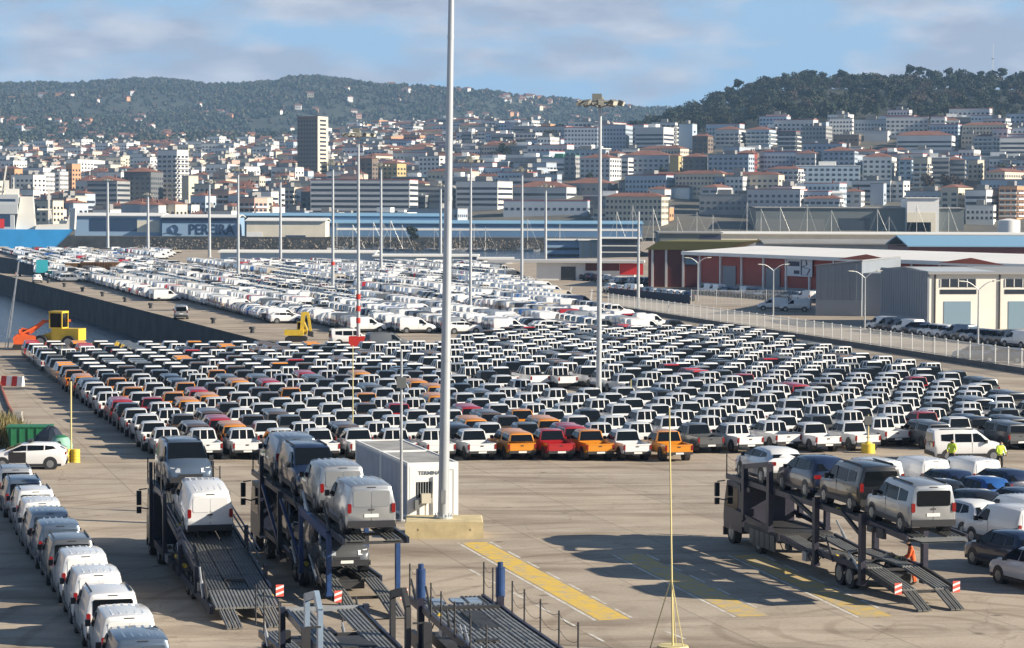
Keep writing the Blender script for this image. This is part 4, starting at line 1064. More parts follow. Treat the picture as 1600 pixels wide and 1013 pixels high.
# ================================================================ light masts
M_MAST = mat('mast_grey', (0.42, 0.45, 0.48), 0.45, metal=0.3, var=0.08, vscale=0.4); M_LAMP = mat('floodlight_body', (0.20, 0.20, 0.18), 0.5); M_LAMPF = mat('floodlight_face', (0.62, 0.60, 0.50), 0.2)
def mast(base, h, r0, r1, label, head=True, red=0, box=False, group='light masts over the car lots'):
    t = thing('light_mast', label, 'light mast', base, 0, group)
    k = MB(); n = 5; hh = h
    for i in range(n):
        a, b = i / n, (i + 1) / n
        k.cyl((0, 0, h * a), (0, 0, h * b), r0 + (r1 - r0) * a, r0 + (r1 - r0) * b, 18, caps=(i in (0, n - 1)))
    k.obj('pole', M_MAST, t, smooth=40)
    for i in range(1, 4):
        k = MB(); rr_ = r0 + (r1 - r0) * i / 4 + .012; k.cyl((0, 0, h * i / 4 - .09), (0, 0, h * i / 4 + .09), rr_, n=18); k.obj('joint_collar', M_MAST, t, smooth=40)
    k = MB(); k.box(-r0 * .4, r0 * .4, -r0 * 1.06, -r0 * .8, .7, 1.3); k.obj('access_hatch', M_STEEL, t)
    k = MB(); k.cyl((0, 0, 0), (0, 0, .12), r0 * 1.7, n=18)
    for j in range(8):
        a = 2 * math.pi * j / 8; k.cyl((math.cos(a) * r0 * 1.45, math.sin(a) * r0 * 1.45, .1), (math.cos(a) * r0 * 1.45, math.sin(a) * r0 * 1.45, .24), .03, n=6)
    k.obj('base_flange', M_MAST, t)
    if head:
        k = MB(); s = 1.45
        for j in range(16):
            a, b = 2 * math.pi * j / 16, 2 * math.pi * (j + 1) / 16
            k.bar((math.cos(a) * s, math.sin(a) * s, h - .1), (math.cos(b) * s, math.sin(b) * s, h - .1), .09, .12)
            k.bar((math.cos(a) * .7, math.sin(a) * .7, h - .35), (math.cos(b) * .7, math.sin(b) * .7, h - .35), .08, .1)
            if j % 2 == 0: k.bar((math.cos(a) * .1, math.sin(a) * .1, h - .5), (math.cos(a) * s, math.sin(a) * s, h - .1), .07)
        k.cyl((0, 0, h - .5), (0, 0, h + .25), .28, n=10); k.box(-.6, .1, -.3, .3, h + .05, h + .5); k.obj('head_frame', M_LAMP, t)
        for j in range(10):
            a = 2 * math.pi * (j + .5) / 10; d = Vector((math.cos(a), math.sin(a), 0)); c = d * 1.62 + Vector((0, 0, h - .12))
            q = MB(); q.bar(c - d * .18, c + d * .16 - Vector((0, 0, .14)), .46, .34); f = q.obj('floodlight', M_LAMP, t)
            q = MB(); q.bar(c + d * .16 - Vector((0, 0, .14)), c + d * .20 - Vector((0, 0, .157)), .40, .28); q.obj('lens', M_LAMPF, f)
    for i in range(red):
        q = MB(); z = 5.0 - i * 1.25; q.cyl((0, 0, z), (0, 0, z + .55), r0 * 1.12, n=16); q.obj('red_band', M_RED, t)
    if box:
        q = MB(); q.box(-.95, .95, -.95, .95, 0, 1.1); q.obj('red_base_block', M_RED, t)
    return t
mast((-3.03, 113.5, .72), 28.5, .25, .10, 'thick grey light mast rising from the yellow concrete block by the container office', group=None).rotation_euler = (0, R(.75), 0)
mast(G(936, 630), 22.6, .22, .115, 'tall grey light mast standing in a gap among white pickups', group=None)
mast(G(560, 543), 22.4, .21, .11, 'grey light mast with red bands and a red block at its foot', red=3, box=True, group=None)
for px, yb, yt, red in ((520, 462, 256, 1), (372, 443, 266, 0), (735, 493, 250, 0), (168, 390, 283, 0), (231, 398, 305, 0), (327, 404, 285, 0), (438, 416, 280, 0),
                        (595, 432, 258, 0), (688, 405, 290, 0), (815, 452, 265, 0), (852, 432, 290, 0), (997, 482, 330, 0)):
    b = G(px, yb); s = FPX / b.y
    mast(b, (yb - yt) / s, max(.2, 2.6 / s), max(.10, 1.6 / s), 'slim grey light mast among the new cars of the far lot' + (', one red band' if red else ''), head=(yb - yt) / s > 19, red=red, group='slim light masts over the far lot' if not red else None)

# plinth of the big mast
M_YCON = mat('yellowed_concrete', (0.54, 0.45, 0.26), 0.8, var=0.22, vscale=1.4, bump=0.2, bscale=9)
k = MB(); k.prism(rrect(-1.72, 1.72, 0, .74, .05, 2), 'y', 0, 2.6)
for x in (-1.1, 1.2): k.cyl((x, -.02, .42), (x, .02, .42), .05, n=8)
tag(k.obj('concrete_plinth', M_YCON, None, (-2.95, 112.1, 0), R(2)), 'yellow painted concrete block at the foot of the thick mast', 'plinth')

# ================================================================ container office
M_CONT = mat('container_shade_tint', (0.40, 0.45, 0.52), 0.5, var=0.08, vscale=0.7); M_CONTW = mat('container_white', (0.80, 0.80, 0.78), 0.5, var=0.06, vscale=0.8)  # long walls of the white container tinted blue-grey to stand for their shade
M_CROOF = mat('container_roof', (0.26, 0.27, 0.28), 0.7, var=0.25, vscale=0.8)
co = thing('container_office', 'white shipping container office with barred window behind the thick mast', 'container', (-4.85, 119.0, 0), HD)
for j, (ya, yb) in enumerate(((0, 6.05), (6.12, 12.2))):
    k = MB(); k.box(.03, 2.41, ya + .03, yb - .03, .12, 2.56)
    n = 20
    for i in range(n):
        y = ya + .15 + (yb - ya - .3) * i / n; k.box(0, .032, y, y + (yb - ya) / n * .55, .2, 2.42); k.box(2.408, 2.44, y, y + (yb - ya) / n * .55, .2, 2.42)
    k.obj('corrugated_wall', M_CONT, co)
    k = MB(); k.box(.08, 2.36, ya + .08, yb - .08, 2.561, 2.60)
    for i in range(12): k.box(.12, 2.32, ya + .2 + i * .47, ya + .42 + i * .47, 2.6, 2.625)
    k.obj('roof', M_CROOF, co)
    k = MB()
    for x in (0, 2.34):
        for y in (ya, yb - .1): k.box(x, x + .10, y, y + .10, .02, 2.66)
        k.box(x + .003, x + .097, ya + .1, yb - .1, 2.53, 2.655); k.box(x + .003, x + .097, ya + .1, yb - .1, .03, .18)
    for y in (ya, yb - .1): k.box(.1, 2.34, y + .003, y + .097, 2.53, 2.655); k.box(.1, 2.34, y + .003, y + .097, .03, .18)
    k.obj('frame', M_CONTW, co)
k = MB(); k.box(.1, 2.34, -.012, .03, .18, 2.53); k.obj('front_wall', M_CONTW, co)
w = MB(); w.box(.42, 1.16, -.03, -.012, 1.0, 1.75); wo = w.obj('window', M_GLASS, co)
for i in range(6):
    k = MB(); k.box(.47 + i * .125, .50 + i * .125, -.06, -.032, .98, 1.77); k.obj('window_bar', M_STEEL, wo)
k = MB(); k.box(1.72, 1.74, -.024, -.012, .2, 2.3); k.box(2.18, 2.2, -.024, -.012, .2, 2.3); k.box(1.74, 2.18, -.022, -.012, 2.28, 2.3); k.obj('door_seam', M_SEAM, co)
k = MB(); k.box(.30, .52, -.28, -.03, .48, .95); k.obj('switch_box', mat('box_grey', (0.16, 0.17, 0.17), 0.5), co)
k = MB(); k.box(.60, 1.05, -.36, -.03, .78, 1.22); k.cyl((.82, -.2, .12), (.82, -.2, .78), .04, n=8); k.obj('air_unit', mat('unit_beige', (0.52, 0.49, 0.40), 0.5), co)
k = MB(); k.cyl((1.22, -.08, .1), (1.22, -.08, 2.0), .05, n=8); k.obj('pipe', M_WHITE, co)
letter('TERMINALES', .24, co, (1.22, -.014, 2.16), mat('lettering_grey', (0.10, 0.12, 0.15), 0.6), bold=.006, sx=1.05)

# slim street lamp poles and yellow-footed posts
def slim_pole(base, h, label, m=M_STEEL, r=.06, foot=None, box=None, lean=0.0):
    t = thing('slim_pole', label, 'pole', base)
    k = MB(); k.cyl((0, 0, 0), (lean, 0, h), r, r * .65, 10); k.obj('pole', m, t, smooth=40)
    k = MB(); k.cyl((0, 0, 0), (0, 0, .08), r * 2.6, n=10); k.obj('base_plate', m, t)
    if foot:
        k = MB(); k.cyl((0, 0, 0), (0, 0, .55), foot, foot * .96, 14); k.cyl((0, 0, .55), (0, 0, .68), foot * .5, foot * .3, 14); k.obj('yellow_foot', M_YEL, t, smooth=40)
    if box:
        k = MB(); k.box(-.22, .22, -.12, .12, box, box + .5); k.obj('box', mat('box_grey', (0.16, 0.17, 0.17), 0.5), t)
    return t
slim_pole(G(628, 815), 8.0, 'thin grey pole with a small box in front of the container office', r=.085, box=6.2)
M_PYEL = mat('pale_yellow_pole', (0.60, 0.52, 0.25), 0.5)
sp = slim_pole(G(1053, 1016), 8.0, 'thin pale yellow pole with splayed stays on the open concrete', M_PYEL, .036, lean=-.16)
for dx, dy in ((-.75, .2), (.35, -.35), (.15, .6)):
    k = MB(); k.cyl((dx, dy, 0), (-.06, 0, 2.4), .02, n=5); k.obj('stay', M_PYEL, sp)
k = MB(); k.cyl((0, 0, 0), (0, 0, .18), .55, .5, 16); k.obj('base_disc', M_PYEL, sp)
slim_pole(G(552, 700), 6.2, 'thin yellowish pole among the white pickups before the red-based mast', M_PYEL, .04)
slim_pole(G(1357, 706), 2.3, 'short post with a yellow foot between white pickups by the transporter', M_PYEL, .06, .42, box=1.7)
slim_pole(G(986, 640), 2.2, 'short post with a yellow foot in the gap beside the tall mast', M_PYEL, .05, .4)
slim_pole(G(820, 552), 2.0, 'short yellow-footed post at the roadway between the lots', M_PYEL, .05, .35)
# yellow drum with its pole by the green bins
dr = thing('barrier_drum', 'two yellow plastic drums around a slim pole beside the green bins', 'drum', G(112, 725))
for x in (-.28, .24):
    k = MB()
    for i in range(4): k.cyl((x, 0, i * .19), (x, 0, i * .19 + .18), .27, .25, 14)
    k.obj('drum', M_YEL, dr, smooth=40)
k = MB(); k.cyl((-.05, .3, 0), (-.05, .3, 4.6), .05, n=8); k.obj('pole', M_PYEL, dr)

# green bins and skip
M_GRN = mat('bin_green', (0.02, 0.16, 0.07), 0.5, var=0.1); M_GRNP = mat('bin_pale_green', (0.22, 0.42, 0.34), 0.5)
c = G(48, 704)
sk = thing('skip_container', 'green open skip between the reeds and the bottle bank', 'skip', c, R(4))
k = MB(); k.prism([(-1.1, .1), (1.1, .1), (1.3, 1.35), (-1.3, 1.35)], 'y', -.8, .8); k.obj('body', M_GRN, sk)
for i in range(5):
    k = MB(); k.box(-1.05 + i * .5, -.97 + i * .5, -.86, -.8, .15, 1.3); k.obj('stiffener', M_GRN, sk)
k = MB(); k.box(-1.34, 1.34, -.86, .86, 1.35, 1.42); k.obj('rim', M_GRN, sk)
c = G(96, 722)
bb = thing('bottle_bank', 'pale green rounded bottle bank beside yellow drums', 'bin', c)
k = MB(); k.cyl((0, 0, 0), (0, 0, .9), .62, .68, 18); k.cyl((0, 0, .9), (0, 0, 1.35), .68, .40, 18); k.obj('body', M_GRNP, bb, smooth=50)
k = MB(); k.cyl((0, 0, 1.35), (0, 0, 1.45), .42, .2, 18); k.obj('lid', M_GRN, bb); k = MB(); k.cyl((0, -.66, 1.0), (0, -.5, 1.05), .12, n=10); k.obj('slot', M_TRIM, bb)
c = G(78, 712)
rb = thing('rubbish_heap', 'dark tarpaulin bundle heaped between skip and bottle bank', 'tarpaulin', (c.x, c.y + .4, 0))
k = MB(); rr = random.Random(3)
rings = []
for zz, rad in ((0, .95), (.5, 1.0), (1.0, .8), (1.4, .45), (1.6, .12)):
    rings.append([(math.cos(2*math.pi*j/12) * rad * rr.uniform(.8, 1.2), math.sin(2*math.pi*j/12) * rad * .7 * rr.uniform(.8, 1.2), zz + rr.uniform(-.1, .1)) for j in range(12)])
k.loft(rings); k.obj('tarpaulin', mat('tarp_dark', (0.02, 0.03, 0.05), 0.5), rb)
# reeds at the left edge
M_REED = mat('dry_reed', (0.20, 0.17, 0.07), 0.8, var=0.4, vscale=2)
base = G(4, 700); V = []; Fq = []
rr = random.Random(5)
for i in range(2600):
    x = base.x - 3.2 + rr.random() * 4.6; y = base.y - 1.0 + rr.random() * 7; x -= (y - base.y) * .16
    h = rr.uniform(.9, 1.9) * (1 - max(0, (x - (base.x + .2 - (y - base.y) * .16))) * .35); a = rr.uniform(0, 6.28); w = .05; dx, dy = math.cos(a), math.sin(a)
    ln = rr.uniform(-.5, .5), rr.uniform(-.5, .5)
    o = len(V); V += [(x - dx*w, y - dy*w, 0), (x + dx*w, y + dy*w, 0), (x + ln[0]*.6 + dx*w*.8, y + ln[1]*.6 + dy*w*.8, h*.65), (x + ln[0]*.6 - dx*w*.8, y + ln[1]*.6 - dy*w*.8, h*.65)]
    Fq.append((o, o+1, o+2, o+3))
    V += [(x + ln[0]*1.1, y + ln[1]*1.1, h), (x + ln[0]*1.1 + .01, y + ln[1]*1.1, h)]; Fq.append((o+3, o+2, o+5, o+4))
tag(put('reeds', np_mesh('reeds', np.array(V), np.array(Fq), [M_REED])), 'clump of dry yellow-green reeds by the skip', 'reeds', kind='stuff')
# hose and barrier blocks on the left apron
k = MB(); pts = [G(-5, 592), G(14, 640), G(28, 662), G(36, 680)]
for a, b_ in zip(pts[:-1], pts[1:]): k.cyl((a.x, a.y, .12), (b_.x, b_.y, .12), .11, n=6)
tag(k.obj('barrier_rail', mat('rusty_red', (0.32, 0.10, 0.06), 0.7)), 'rusty red rail lying along the left apron', 'rail')
k = MB(); c = G(28, 668); k.prism([(-.4, 0), (.4, 0), (.28, .8), (-.28, .8)], 'y', -.3, .3); k.box(-.3, .3, -.25, .25, .8, .95)
tag(k.obj('bollard_block', M_CONC, None, c), 'grey concrete block at the end of the rusty rail', 'block')
for i, p in enumerate(((20, 606),)):
    c = G(*p); br = thing('road_barrier', 'red and white plastic barrier on the left apron', 'barrier', c, R(70), 'red and white barriers')
    for j in range(4):
        k = MB(); k.prism([(-.25, 0), (.25, 0), (.10, .8), (-.10, .8)], 'y', -1.0 + j * .5, -.52 + j * .5); k.obj('segment', M_RED if j % 2 else M_WHITE, br)

# ================================================================ palisade fence along the port road
M_FENCE = mat('fence_grey', (0.55, 0.56, 0.56), 0.5)
def fence(p0, p1, label, h=2.15, plinth=.5, span=3.0, m=M_FENCE, bars=True):
    p0 = Vector((p0[0], p0[1], 0)); p1 = Vector((p1[0], p1[1], 0)); Ln = (p1 - p0).length; ang = math.atan2(p1.y - p0.y, p1.x - p0.x)
    t = thing('fence', label, 'fence', p0, ang); n = int(Ln / span); s = Ln / n
    if plinth:
        k = MB(); k.prism([(-.14, 0), (.14, 0), (.10, plinth), (-.10, plinth)], 'x', 0, Ln); k.obj('plinth', mat('plinth_dark', (0.12, 0.125, 0.13), 0.8, var=0.2, vscale=0.5), t)
    pm = MB(); pm.box(-.055, .055, -.055, .055, 0, h + .08); pm = pm.mesh('post', [m])
    k = MB(); nb = int(s / .21)
    for z in (plinth + .12, h - .12): k.box(.06, s - .06, -.015, .02, z - .025, z + .025)
    for i in range(nb): k.box(.09 + i * (s - .18) / nb, .125 + i * (s - .18) / nb, -.034, -.016, plinth + .05, h)
    km = k.mesh('panel', [m])
    for i in range(n + 1):
        put('post', pm, t, (i * s, 0, 0))
        if i < n: put('panel', km, t, (i * s, 0, 0))
    return t
fence(G(950, 481), G(1640, 587), 'white palisade fence on a dark plinth along the port road')
fence(G(1080, 477), G(1275, 477), 'white post fence before the red warehouse yard', h=2.4, plinth=0, span=3.6)
k = MB(); a, b_ = G(952, 463), G(1078, 475); k.bar((a.x, a.y, .75), (b_.x, b_.y, .75), .06, 1.4)
tag(k.obj('windbreak_screen', mat('navy_mesh', (0.03, 0.04, 0.07), 0.8)), 'dark navy mesh screen on the fence before parked cars', 'screen')
# double-armed street lamps
def street_lamp(base, h, label, arm=1.6):
    t = thing('street_lamp', label, 'street lamp', base, R(20), 'double-armed street lamps')
    k = MB(); k.cyl((0, 0, 0), (0, 0, h - .8), .11, .07, 10); k.obj('pole', M_STEEL, t, smooth=40)
    for sx in (-1, 1):
        k = MB(); prev = Vector((0, 0, h - .85))
        for i in range(1, 6):
            a = i / 5; p = Vector((sx * arm * a, 0, h - .85 + .85 * math.sin(a * math.pi / 2))); k.cyl(prev, p, .05, n=6); prev = p
        k.obj('arm', M_STEEL, t, smooth=50)
        k = MB(); k.prism([(sx * arm, h - .06), (sx * (arm + .7), h + .02), (sx * (arm + .7), h + .1), (sx * arm, h + .08)], 'y', -.13, .13); k.obj('lamp_head', mat('lamp_head', (0.45, 0.46, 0.42), 0.4), t)
for px, yb, yt in ((1351, 512, 422), (1528, 560, 437), (1208, 497, 412), (1090, 470, 402)):
    b = G(px, yb); street_lamp(b, (yb - yt) / (FPX / b.y), 'double-armed street lamp by the fenced port road')

# ================================================================ warehouses by the road
def part_box(root, name, x0, x1, y0, y1, z0, z1, m):
    k = MB(); k.box(x0, x1, y0, y1, z0, z1); return k.obj(name, m, root)
M_CREAM = mat('cream_render', (0.72, 0.67, 0.55), 0.7, var=0.08, vscale=0.2); M_GSHEET = mat('grey_sheet', (0.22, 0.25, 0.29), 0.55, var=0.06, vscale=0.3); M_GROOF = mat('grey_roof_sheet', (0.28, 0.29, 0.30), 0.6)
M_DOORB = mat('door_blue', (0.20, 0.30, 0.38), 0.5); M_WIN = mat('building_glass', (0.03, 0.04, 0.055), 0.15); M_FRAME = mat('window_frame_white', (0.7, 0.7, 0.68), 0.5)
wb = thing('warehouse', 'grey and cream warehouse with blue doors behind the palisade fence', 'warehouse', (51, 313, 0), R(8))
part_box(wb, 'wall', 0, 48, 0, 20, 0, 6.7, mat('white_cream_render', (0.80, 0.77, 0.69), 0.7, var=0.06, vscale=0.3))
part_box(wb, 'gable_wall', -.25, 0, -.15, 20.2, 0, 7.1, M_GSHEET)
k = MB()
for i in range(20): k.box(-.30, -.25, .2 + i, .6 + i, 1.4, 6.95)
k.obj('cladding_rib', M_GSHEET, wb)
part_box(wb, 'base_course', -.33, -.25, -.1, 20, 0, 1.3, mat('base_grey', (0.28, 0.31, 0.34), 0.7))
k = MB(); k.prism([(-.5, 6.72), (10, 7.2), (20.5, 6.72), (20.5, 6.95), (10, 7.45), (-.5, 6.95)], 'x', -.24, 48.3); rf = k.obj('roof', M_GROOF, wb)
k = MB(); k.add([(.3, 1.0, 7.02), (9, 1.0, 7.02), (7, 8.0, 7.40), (-.1, 8.0, 7.40)], [(0, 1, 2, 3)]); k.obj('skylight', mat('skylight', (0.5, 0.53, 0.54), 0.3), rf)
for i in range(6):
    x = 1.0 + i * 8.2
    part_box(wb, 'door', x + .9, x + 4.3, -.06, 0, 0, 3.4, M_DOORB) if i % 1 == 0 else None
    for zz, hh in ((4.3, .55), (5.2 + .35, 0.0)):
        if hh:
            o = part_box(wb, 'window', x + .4, x + 5.0, -.05, 0, zz, zz + hh, M_WIN)
    o = part_box(wb, 'window', x + .4, x + 5.0, -.05, 0, 5.0 + .15, 5.0 + 1.15, M_WIN)
    for j in range(5): part_box(o, 'frame', x + .4 + j * 1.12, x + .5 + j * 1.12, -.09, -.05, 5.15, 6.15, M_FRAME)
    part_box(wb, 'downpipe', x - .35, x - .2, -.16, -.02, 0, 6.7, M_TRIM)
wa = thing('warehouse', 'plain blue-grey sheet metal warehouse joined to the cream one', 'warehouse', (41.8, 352, 0), R(-17))
k = MB(); k.prism([(0, 0), (6.3, 0), (6.3, 7.5), (0, 6.8)], 'y', 0, 36); k.obj('wall', M_GSHEET, wa); part_box(wa, 'base_course', -.03, 6.3, -.08, 0, 0, 2.2, mat('base_grey', (0.28, 0.31, 0.34), 0.7))
k = MB()
for i in range(6): k.box(.2 + i, .6 + i, -.07, 0, 2.2, 6.8 + i * .11)
k.obj('cladding_rib', M_GSHEET, wa)
k = MB(); k.prism([(-.2, 6.8), (6.4, 7.53), (6.4, 7.7), (-.2, 6.97)], 'y', -.2, 36.3); k.obj('roof', M_GROOF, wa)
part_box(wa, 'lean_to', 6.31, 10, 1, 30, 0, 5.9, M_GSHEET)
# red warehouse along the road, with white fascia
M_REDW = mat('red_sheet', (0.36, 0.05, 0.035), 0.6, var=0.1, vscale=0.2); M_DKRED = mat('dark_red_sheet', (0.13, 0.03, 0.03), 0.6, var=0.1, vscale=0.2)
p0, p1 = Vector((33.6, 464, 0)), Vector((96, 316, 0)); an = math.atan2(p1.y - p0.y, p1.x - p0.x)
rw = thing('warehouse', 'long red warehouse with white fascia, grey doors and a sign board', 'warehouse', p0, an)
LR = (p1 - p0).length
part_box(rw, 'wall', 0, LR, 0, 45, 1.4, 6.3, M_REDW); part_box(rw, 'base_course', -.02, LR, -.08, 45, 0, 1.4, mat('base_grey', (0.28, 0.31, 0.34), 0.7))
k = MB(); k.prism([(-1.6, 6.3), (-1.6, 6.9), (14, 7.9), (46, 6.6), (46, 6.3)], 'x', -3.5, LR); rf = k.obj('roof', mat('white_fascia', (0.84, 0.83, 0.80), 0.5, var=0.05, vscale=0.1), rw)
for u in (62, 92, 122):
    k = MB(); k.prism([(u - 9, 6.65), (u + 9, 6.65), (u, 7.55)], 'y', -1.66, -1.6); k.obj('red_gable_mark', mat('orange_red', (0.50, 0.08, 0.03), 0.5), rf)
for i in range(14): part_box(rw, 'pilaster', i * 8.0 + 1, i * 8.0 + 1.5, -.28, 0, 0, 6.3, M_WHITE)
for u in (10, 26, 48): part_box(rw, 'door', u, u + 5, -.14, -.081, 0, 4.6, M_GSHEET)
k = MB(); k.prism([(34, 3.4), (42.5, 3.4), (42.5, 6.5), (34, 6.5)], 'y', -.42, -.30); sg = k.obj('sign_board', mat('sign_white', (0.66, 0.70, 0.76), 0.5), rw)
M_SIGN = mat('sign_dark', (0.03, 0.035, 0.09), 0.6)
for q in ((34.5, 38.3, 5.1, 5.9), (36.4, 38.3, 3.8, 4.4)): part_box(sg, 'sign_mark', q[0], q[1], -.44, -.42, q[2], q[3], M_SIGN)
k = MB()
for a, b_ in (((39, 3.7), (39, 6.2)), ((39, 6.2), (40.6, 6.2)), ((40.6, 6.2), (40.9, 5.4)), ((40.9, 5.4), (39.2, 5.0)), ((39.2, 5.0), (41.9, 4.7)), ((41.9, 4.7), (41.0, 3.7)), ((41.0, 3.7), (39, 3.7))): k.bar((a[0], -.43, a[1]), (b_[0], -.43, b_[1]), .03, .3, up=(0, 1, 0))
k.obj('sign_emblem', M_SIGN, sg)
ol = thing('warehouse', 'dark red shed with olive roof at the end of the long red warehouse', 'warehouse', (25.5, 480, 0), R(-12))
part_box(ol, 'wall', 0, 13, 0, 30, 0, 7.0, M_DKRED)
k = MB(); k.prism([(-.6, 7.0), (14, 7.0), (18, 8.6), (2, 8.6)], 'y', -.5, 30.5); k.obj('roof', mat('olive_roof', (0.16, 0.15, 0.05), 0.7), ol)
for x in (.6, 3.2, 6.4, 12.3): part_box(ol, 'pilaster', x, x + .4, -.14, 0, 0, 7.0, M_FRAME)
part_box(ol, 'window', 7.0, 11.6, -.06, 0, 4.3, 5.4, M_DOORB)
# gate building and awnings left of the red shed
gb = thing('gate_building', 'low white gate building with a red panel at the lot exit', 'building', G(945, 438), R(-4))
part_box(gb, 'wall', -14, 6, 0, 9, 0, 3.6, M_WHITE); part_box(gb, 'roof', -24, 8, -1.5, 10, 3.6, 4.1, mat('pale_grey', (0.5, 0.5, 0.5), 0.6)); part_box(gb, 'red_panel', 3, 7.8, -.1, 0, 1.2, 3.5, mat('signal_red', (0.6, 0.03, 0.03), 0.5)); part_box(gb, 'panel', -4, 2.9, -.1, 0, 2.0, 3.5, M_DKRED); part_box(gb, 'door', -9, -6, -.08, 0, 0, 2.8, M_WIN)
# ---------------------------------------------------------------- bollards along the pier
a, b_ = Vector((-108.5, 552, 0)), Vector((-27.5, 285, 0))
for i in range(11):
    p = a.lerp(b_, (i + .5) / 11)
    k = MB(); k.cyl((0, 0, 0), (0, 0, .5), .28, .22, 10); k.cyl((0, 0, .5), (0, 0, .75), .42, .36, 10)
    tag(k.obj('mooring_bollard', M_TRIM, None, (p.x + 1.0, p.y, 0)), 'black mooring bollard on the pier edge', 'bollard', 'mooring bollards along the pier')
for i in range(13):                                          # fender piles on the wall
    p = a.lerp(b_, (i + .3) / 13); k = MB(); k.cyl((0, 0, -4.6), (0, 0, -1.2), .3, n=8)
    tag(k.obj('fender_pile', mat('weathered_pile', (0.16, 0.15, 0.13), 0.8), None, (p.x - .45, p.y - .2, 0)), 'pale fender pile against the dark quay wall', 'pile', 'fender piles along the quay wall')

# ---------------------------------------------------------------- machines at the basin
M_ORG = mat('machine_orange', (0.62, 0.10, 0.02), 0.5, var=0.2, vscale=1); M_YM = mat('machine_yellow', (0.65, 0.45, 0.04), 0.5, var=0.15, vscale=1)
def excavator(base, rz, m, label, sc=1.0, boom=1):
    t = thing('excavator', label, 'excavator', base, rz); t.scale = (sc, sc, sc)
    for sx in (-1, 1):
        k = MB(); k.prism([(-1.6, .15), (-1.3, 0), (1.3, 0), (1.6, .15), (1.6, .6), (1.3, .8), (-1.3, .8), (-1.6, .6)], 'x', sx * 1.1 - .28, sx * 1.1 + .28); k.obj('track', M_DARK, t)
    k = MB(); k.box(-1.2, 1.2, -1.7, 1.2, .95, 1.8); k.cyl((0, 0, .6), (0, 0, .95), .7, n=14); k.obj('engine_house', m, t)
    k = MB(); k.prism([(.1, 1.8), (1.5, 1.0), (1.7, 1.8), (1.2, 3.0), (.1, 3.0)], 'x', -1.2, -.15); cb = k.obj('cab', m, t)
    k = MB(); k.prism([(.25, 1.95), (1.45, 1.9), (1.1, 2.85), (.25, 2.85)], 'x', -1.22, -.13); k.obj('cab_window', M_GLASS, cb)
    k = MB(); k.bar((.35, .9, 1.6), (.35, 1.1, 4.4), .4, .6); k.bar((.35, 1.05, 4.3), (.35, 1.9, 4.2), .35, .5); ob = k.obj('boom', m, t)
    k = MB(); k.bar((.35, 1.8, 4.3), (.35, 2.2, 1.6), .3, .4); k.obj('dipper_arm', m, t); k = MB(); k.prism([(1.8, 1.7), (2.6, 1.5), (2.6, .7), (1.8, .9)], 'x', -.2, .9); k.obj('bucket', M_CHAS, t)
    return t
excavator(G(463, 535), R(-90), M_YM, 'yellow excavator beside the pier end with folded boom', .72)
k = MB(); c = G(92, 549)
ld = thing('wheel_loader', 'yellow wheel loader with tall glazed cab behind the pickups at the basin', 'loader', c, R(75))
k = MB(); k.box(-.9, .9, -2.6, .4, 1.0, 2.2); k.prism([(.4, 1.0), (2.2, .9), (2.2, 1.3), (.4, 1.9)], 'x', -.5, .5); k.obj('body', M_YM, ld)
k = MB(); k.box(-.75, .75, -.7, .7, 2.2, 2.3); k.box(-.8, .8, -.75, .75, 3.75, 3.95)
for x in (-.72, .72):
    for y in (-.68, .68): k.bar((x, y, 2.2), (x, y, 3.8), .1)
cb = k.obj('cab_frame', M_YM, ld); k = MB(); k.box(-.66, .66, -.62, .62, 2.3, 3.74); k.obj('cab_window', M_GLASS, cb)
for y in (-1.6, 1.5):
    for sx in (-1, 1):
        o = put('wheel', WHEEL_TRUCK[0], ld, (sx * 1.0, y, .75)); o.scale = (1.6, 1.5, 1.5); put('rim', WHEEL_TRUCK[1], o)
k = MB(); k.prism([(2.2, .2), (3.2, .15), (3.3, .9), (2.4, 1.3)], 'x', -1.3, 1.3); k.obj('bucket', M_CHAS, ld)
c = G(44, 549)
gr = thing('grab_machine', 'orange-red material handler with folded arms at the basin edge', 'machine', (c.x, c.y, 0), R(-80)); gr.scale = (.72, .72, .72)
k = MB(); k.prism([(-2.0, .8), (1.4, .8), (1.5, 1.5), (.9, 2.0), (-1.6, 2.2), (-2.1, 1.7)], 'x', -1.2, 1.2); k.prism([(-1.3, 2.1), (.2, 2.0), (.0, 2.9), (-.9, 3.1)], 'x', -1.0, .1); k.cyl((.5, -1.2, 2.1), (.5, -1.2, 2.9), .12, n=8); k.obj('body', M_ORG, gr)
k = MB(); k.box(-1.02, .12, -.75, .0, 2.25, 2.85); k.obj('cab_window', M_GLASS, gr)
k = MB(); k.bar((0, .2, 2.4), (.2, 2.4, 4.1), .5, .6); k.bar((.2, 2.2, 4.0), (.1, 6.0, 4.1), .26, .34); k.obj('boom', M_ORG, gr)
k = MB(); k.bar((-.6, -1, 2.2), (-.4, 1.6, 3.6), .3, .3); k.bar((.7, -1, 2.2), (.6, 1.2, 3.3), .3, .3); k.obj('dipper_arm', M_ORG, gr)
for sx in (-1, 1):
    k = MB(); k.prism([(-2, 0), (2, 0), (2.2, .4), (1.9, .8), (-1.9, .8), (-2.2, .4)], 'x', sx * 1.1 - .3, sx * 1.1 + .3); k.obj('track', M_DARK, gr)
k = MB(); c = G(12, 549); k.bar((0, 0, 0), (1.0, 1, 9.0), .12); k.bar((-.3, 0, 0), (1.0, 1, 9.0), .06)
tag(k.obj('signal_pole', M_STEEL, None, c), 'pale leaning pole beside the orange machine', 'pole')
c = G(60, 436)
ct = thing('box_truck', 'small turquoise box truck parked at the end of the pier', 'truck', (c.x, c.y + 4, 0), R(10))
k = MB(); k.box(-1.2, 1.2, -2.6, 2.4, .9, 3.5); k.obj('cargo_box', mat('turquoise', (0.03, 0.33, 0.40), 0.5), ct)
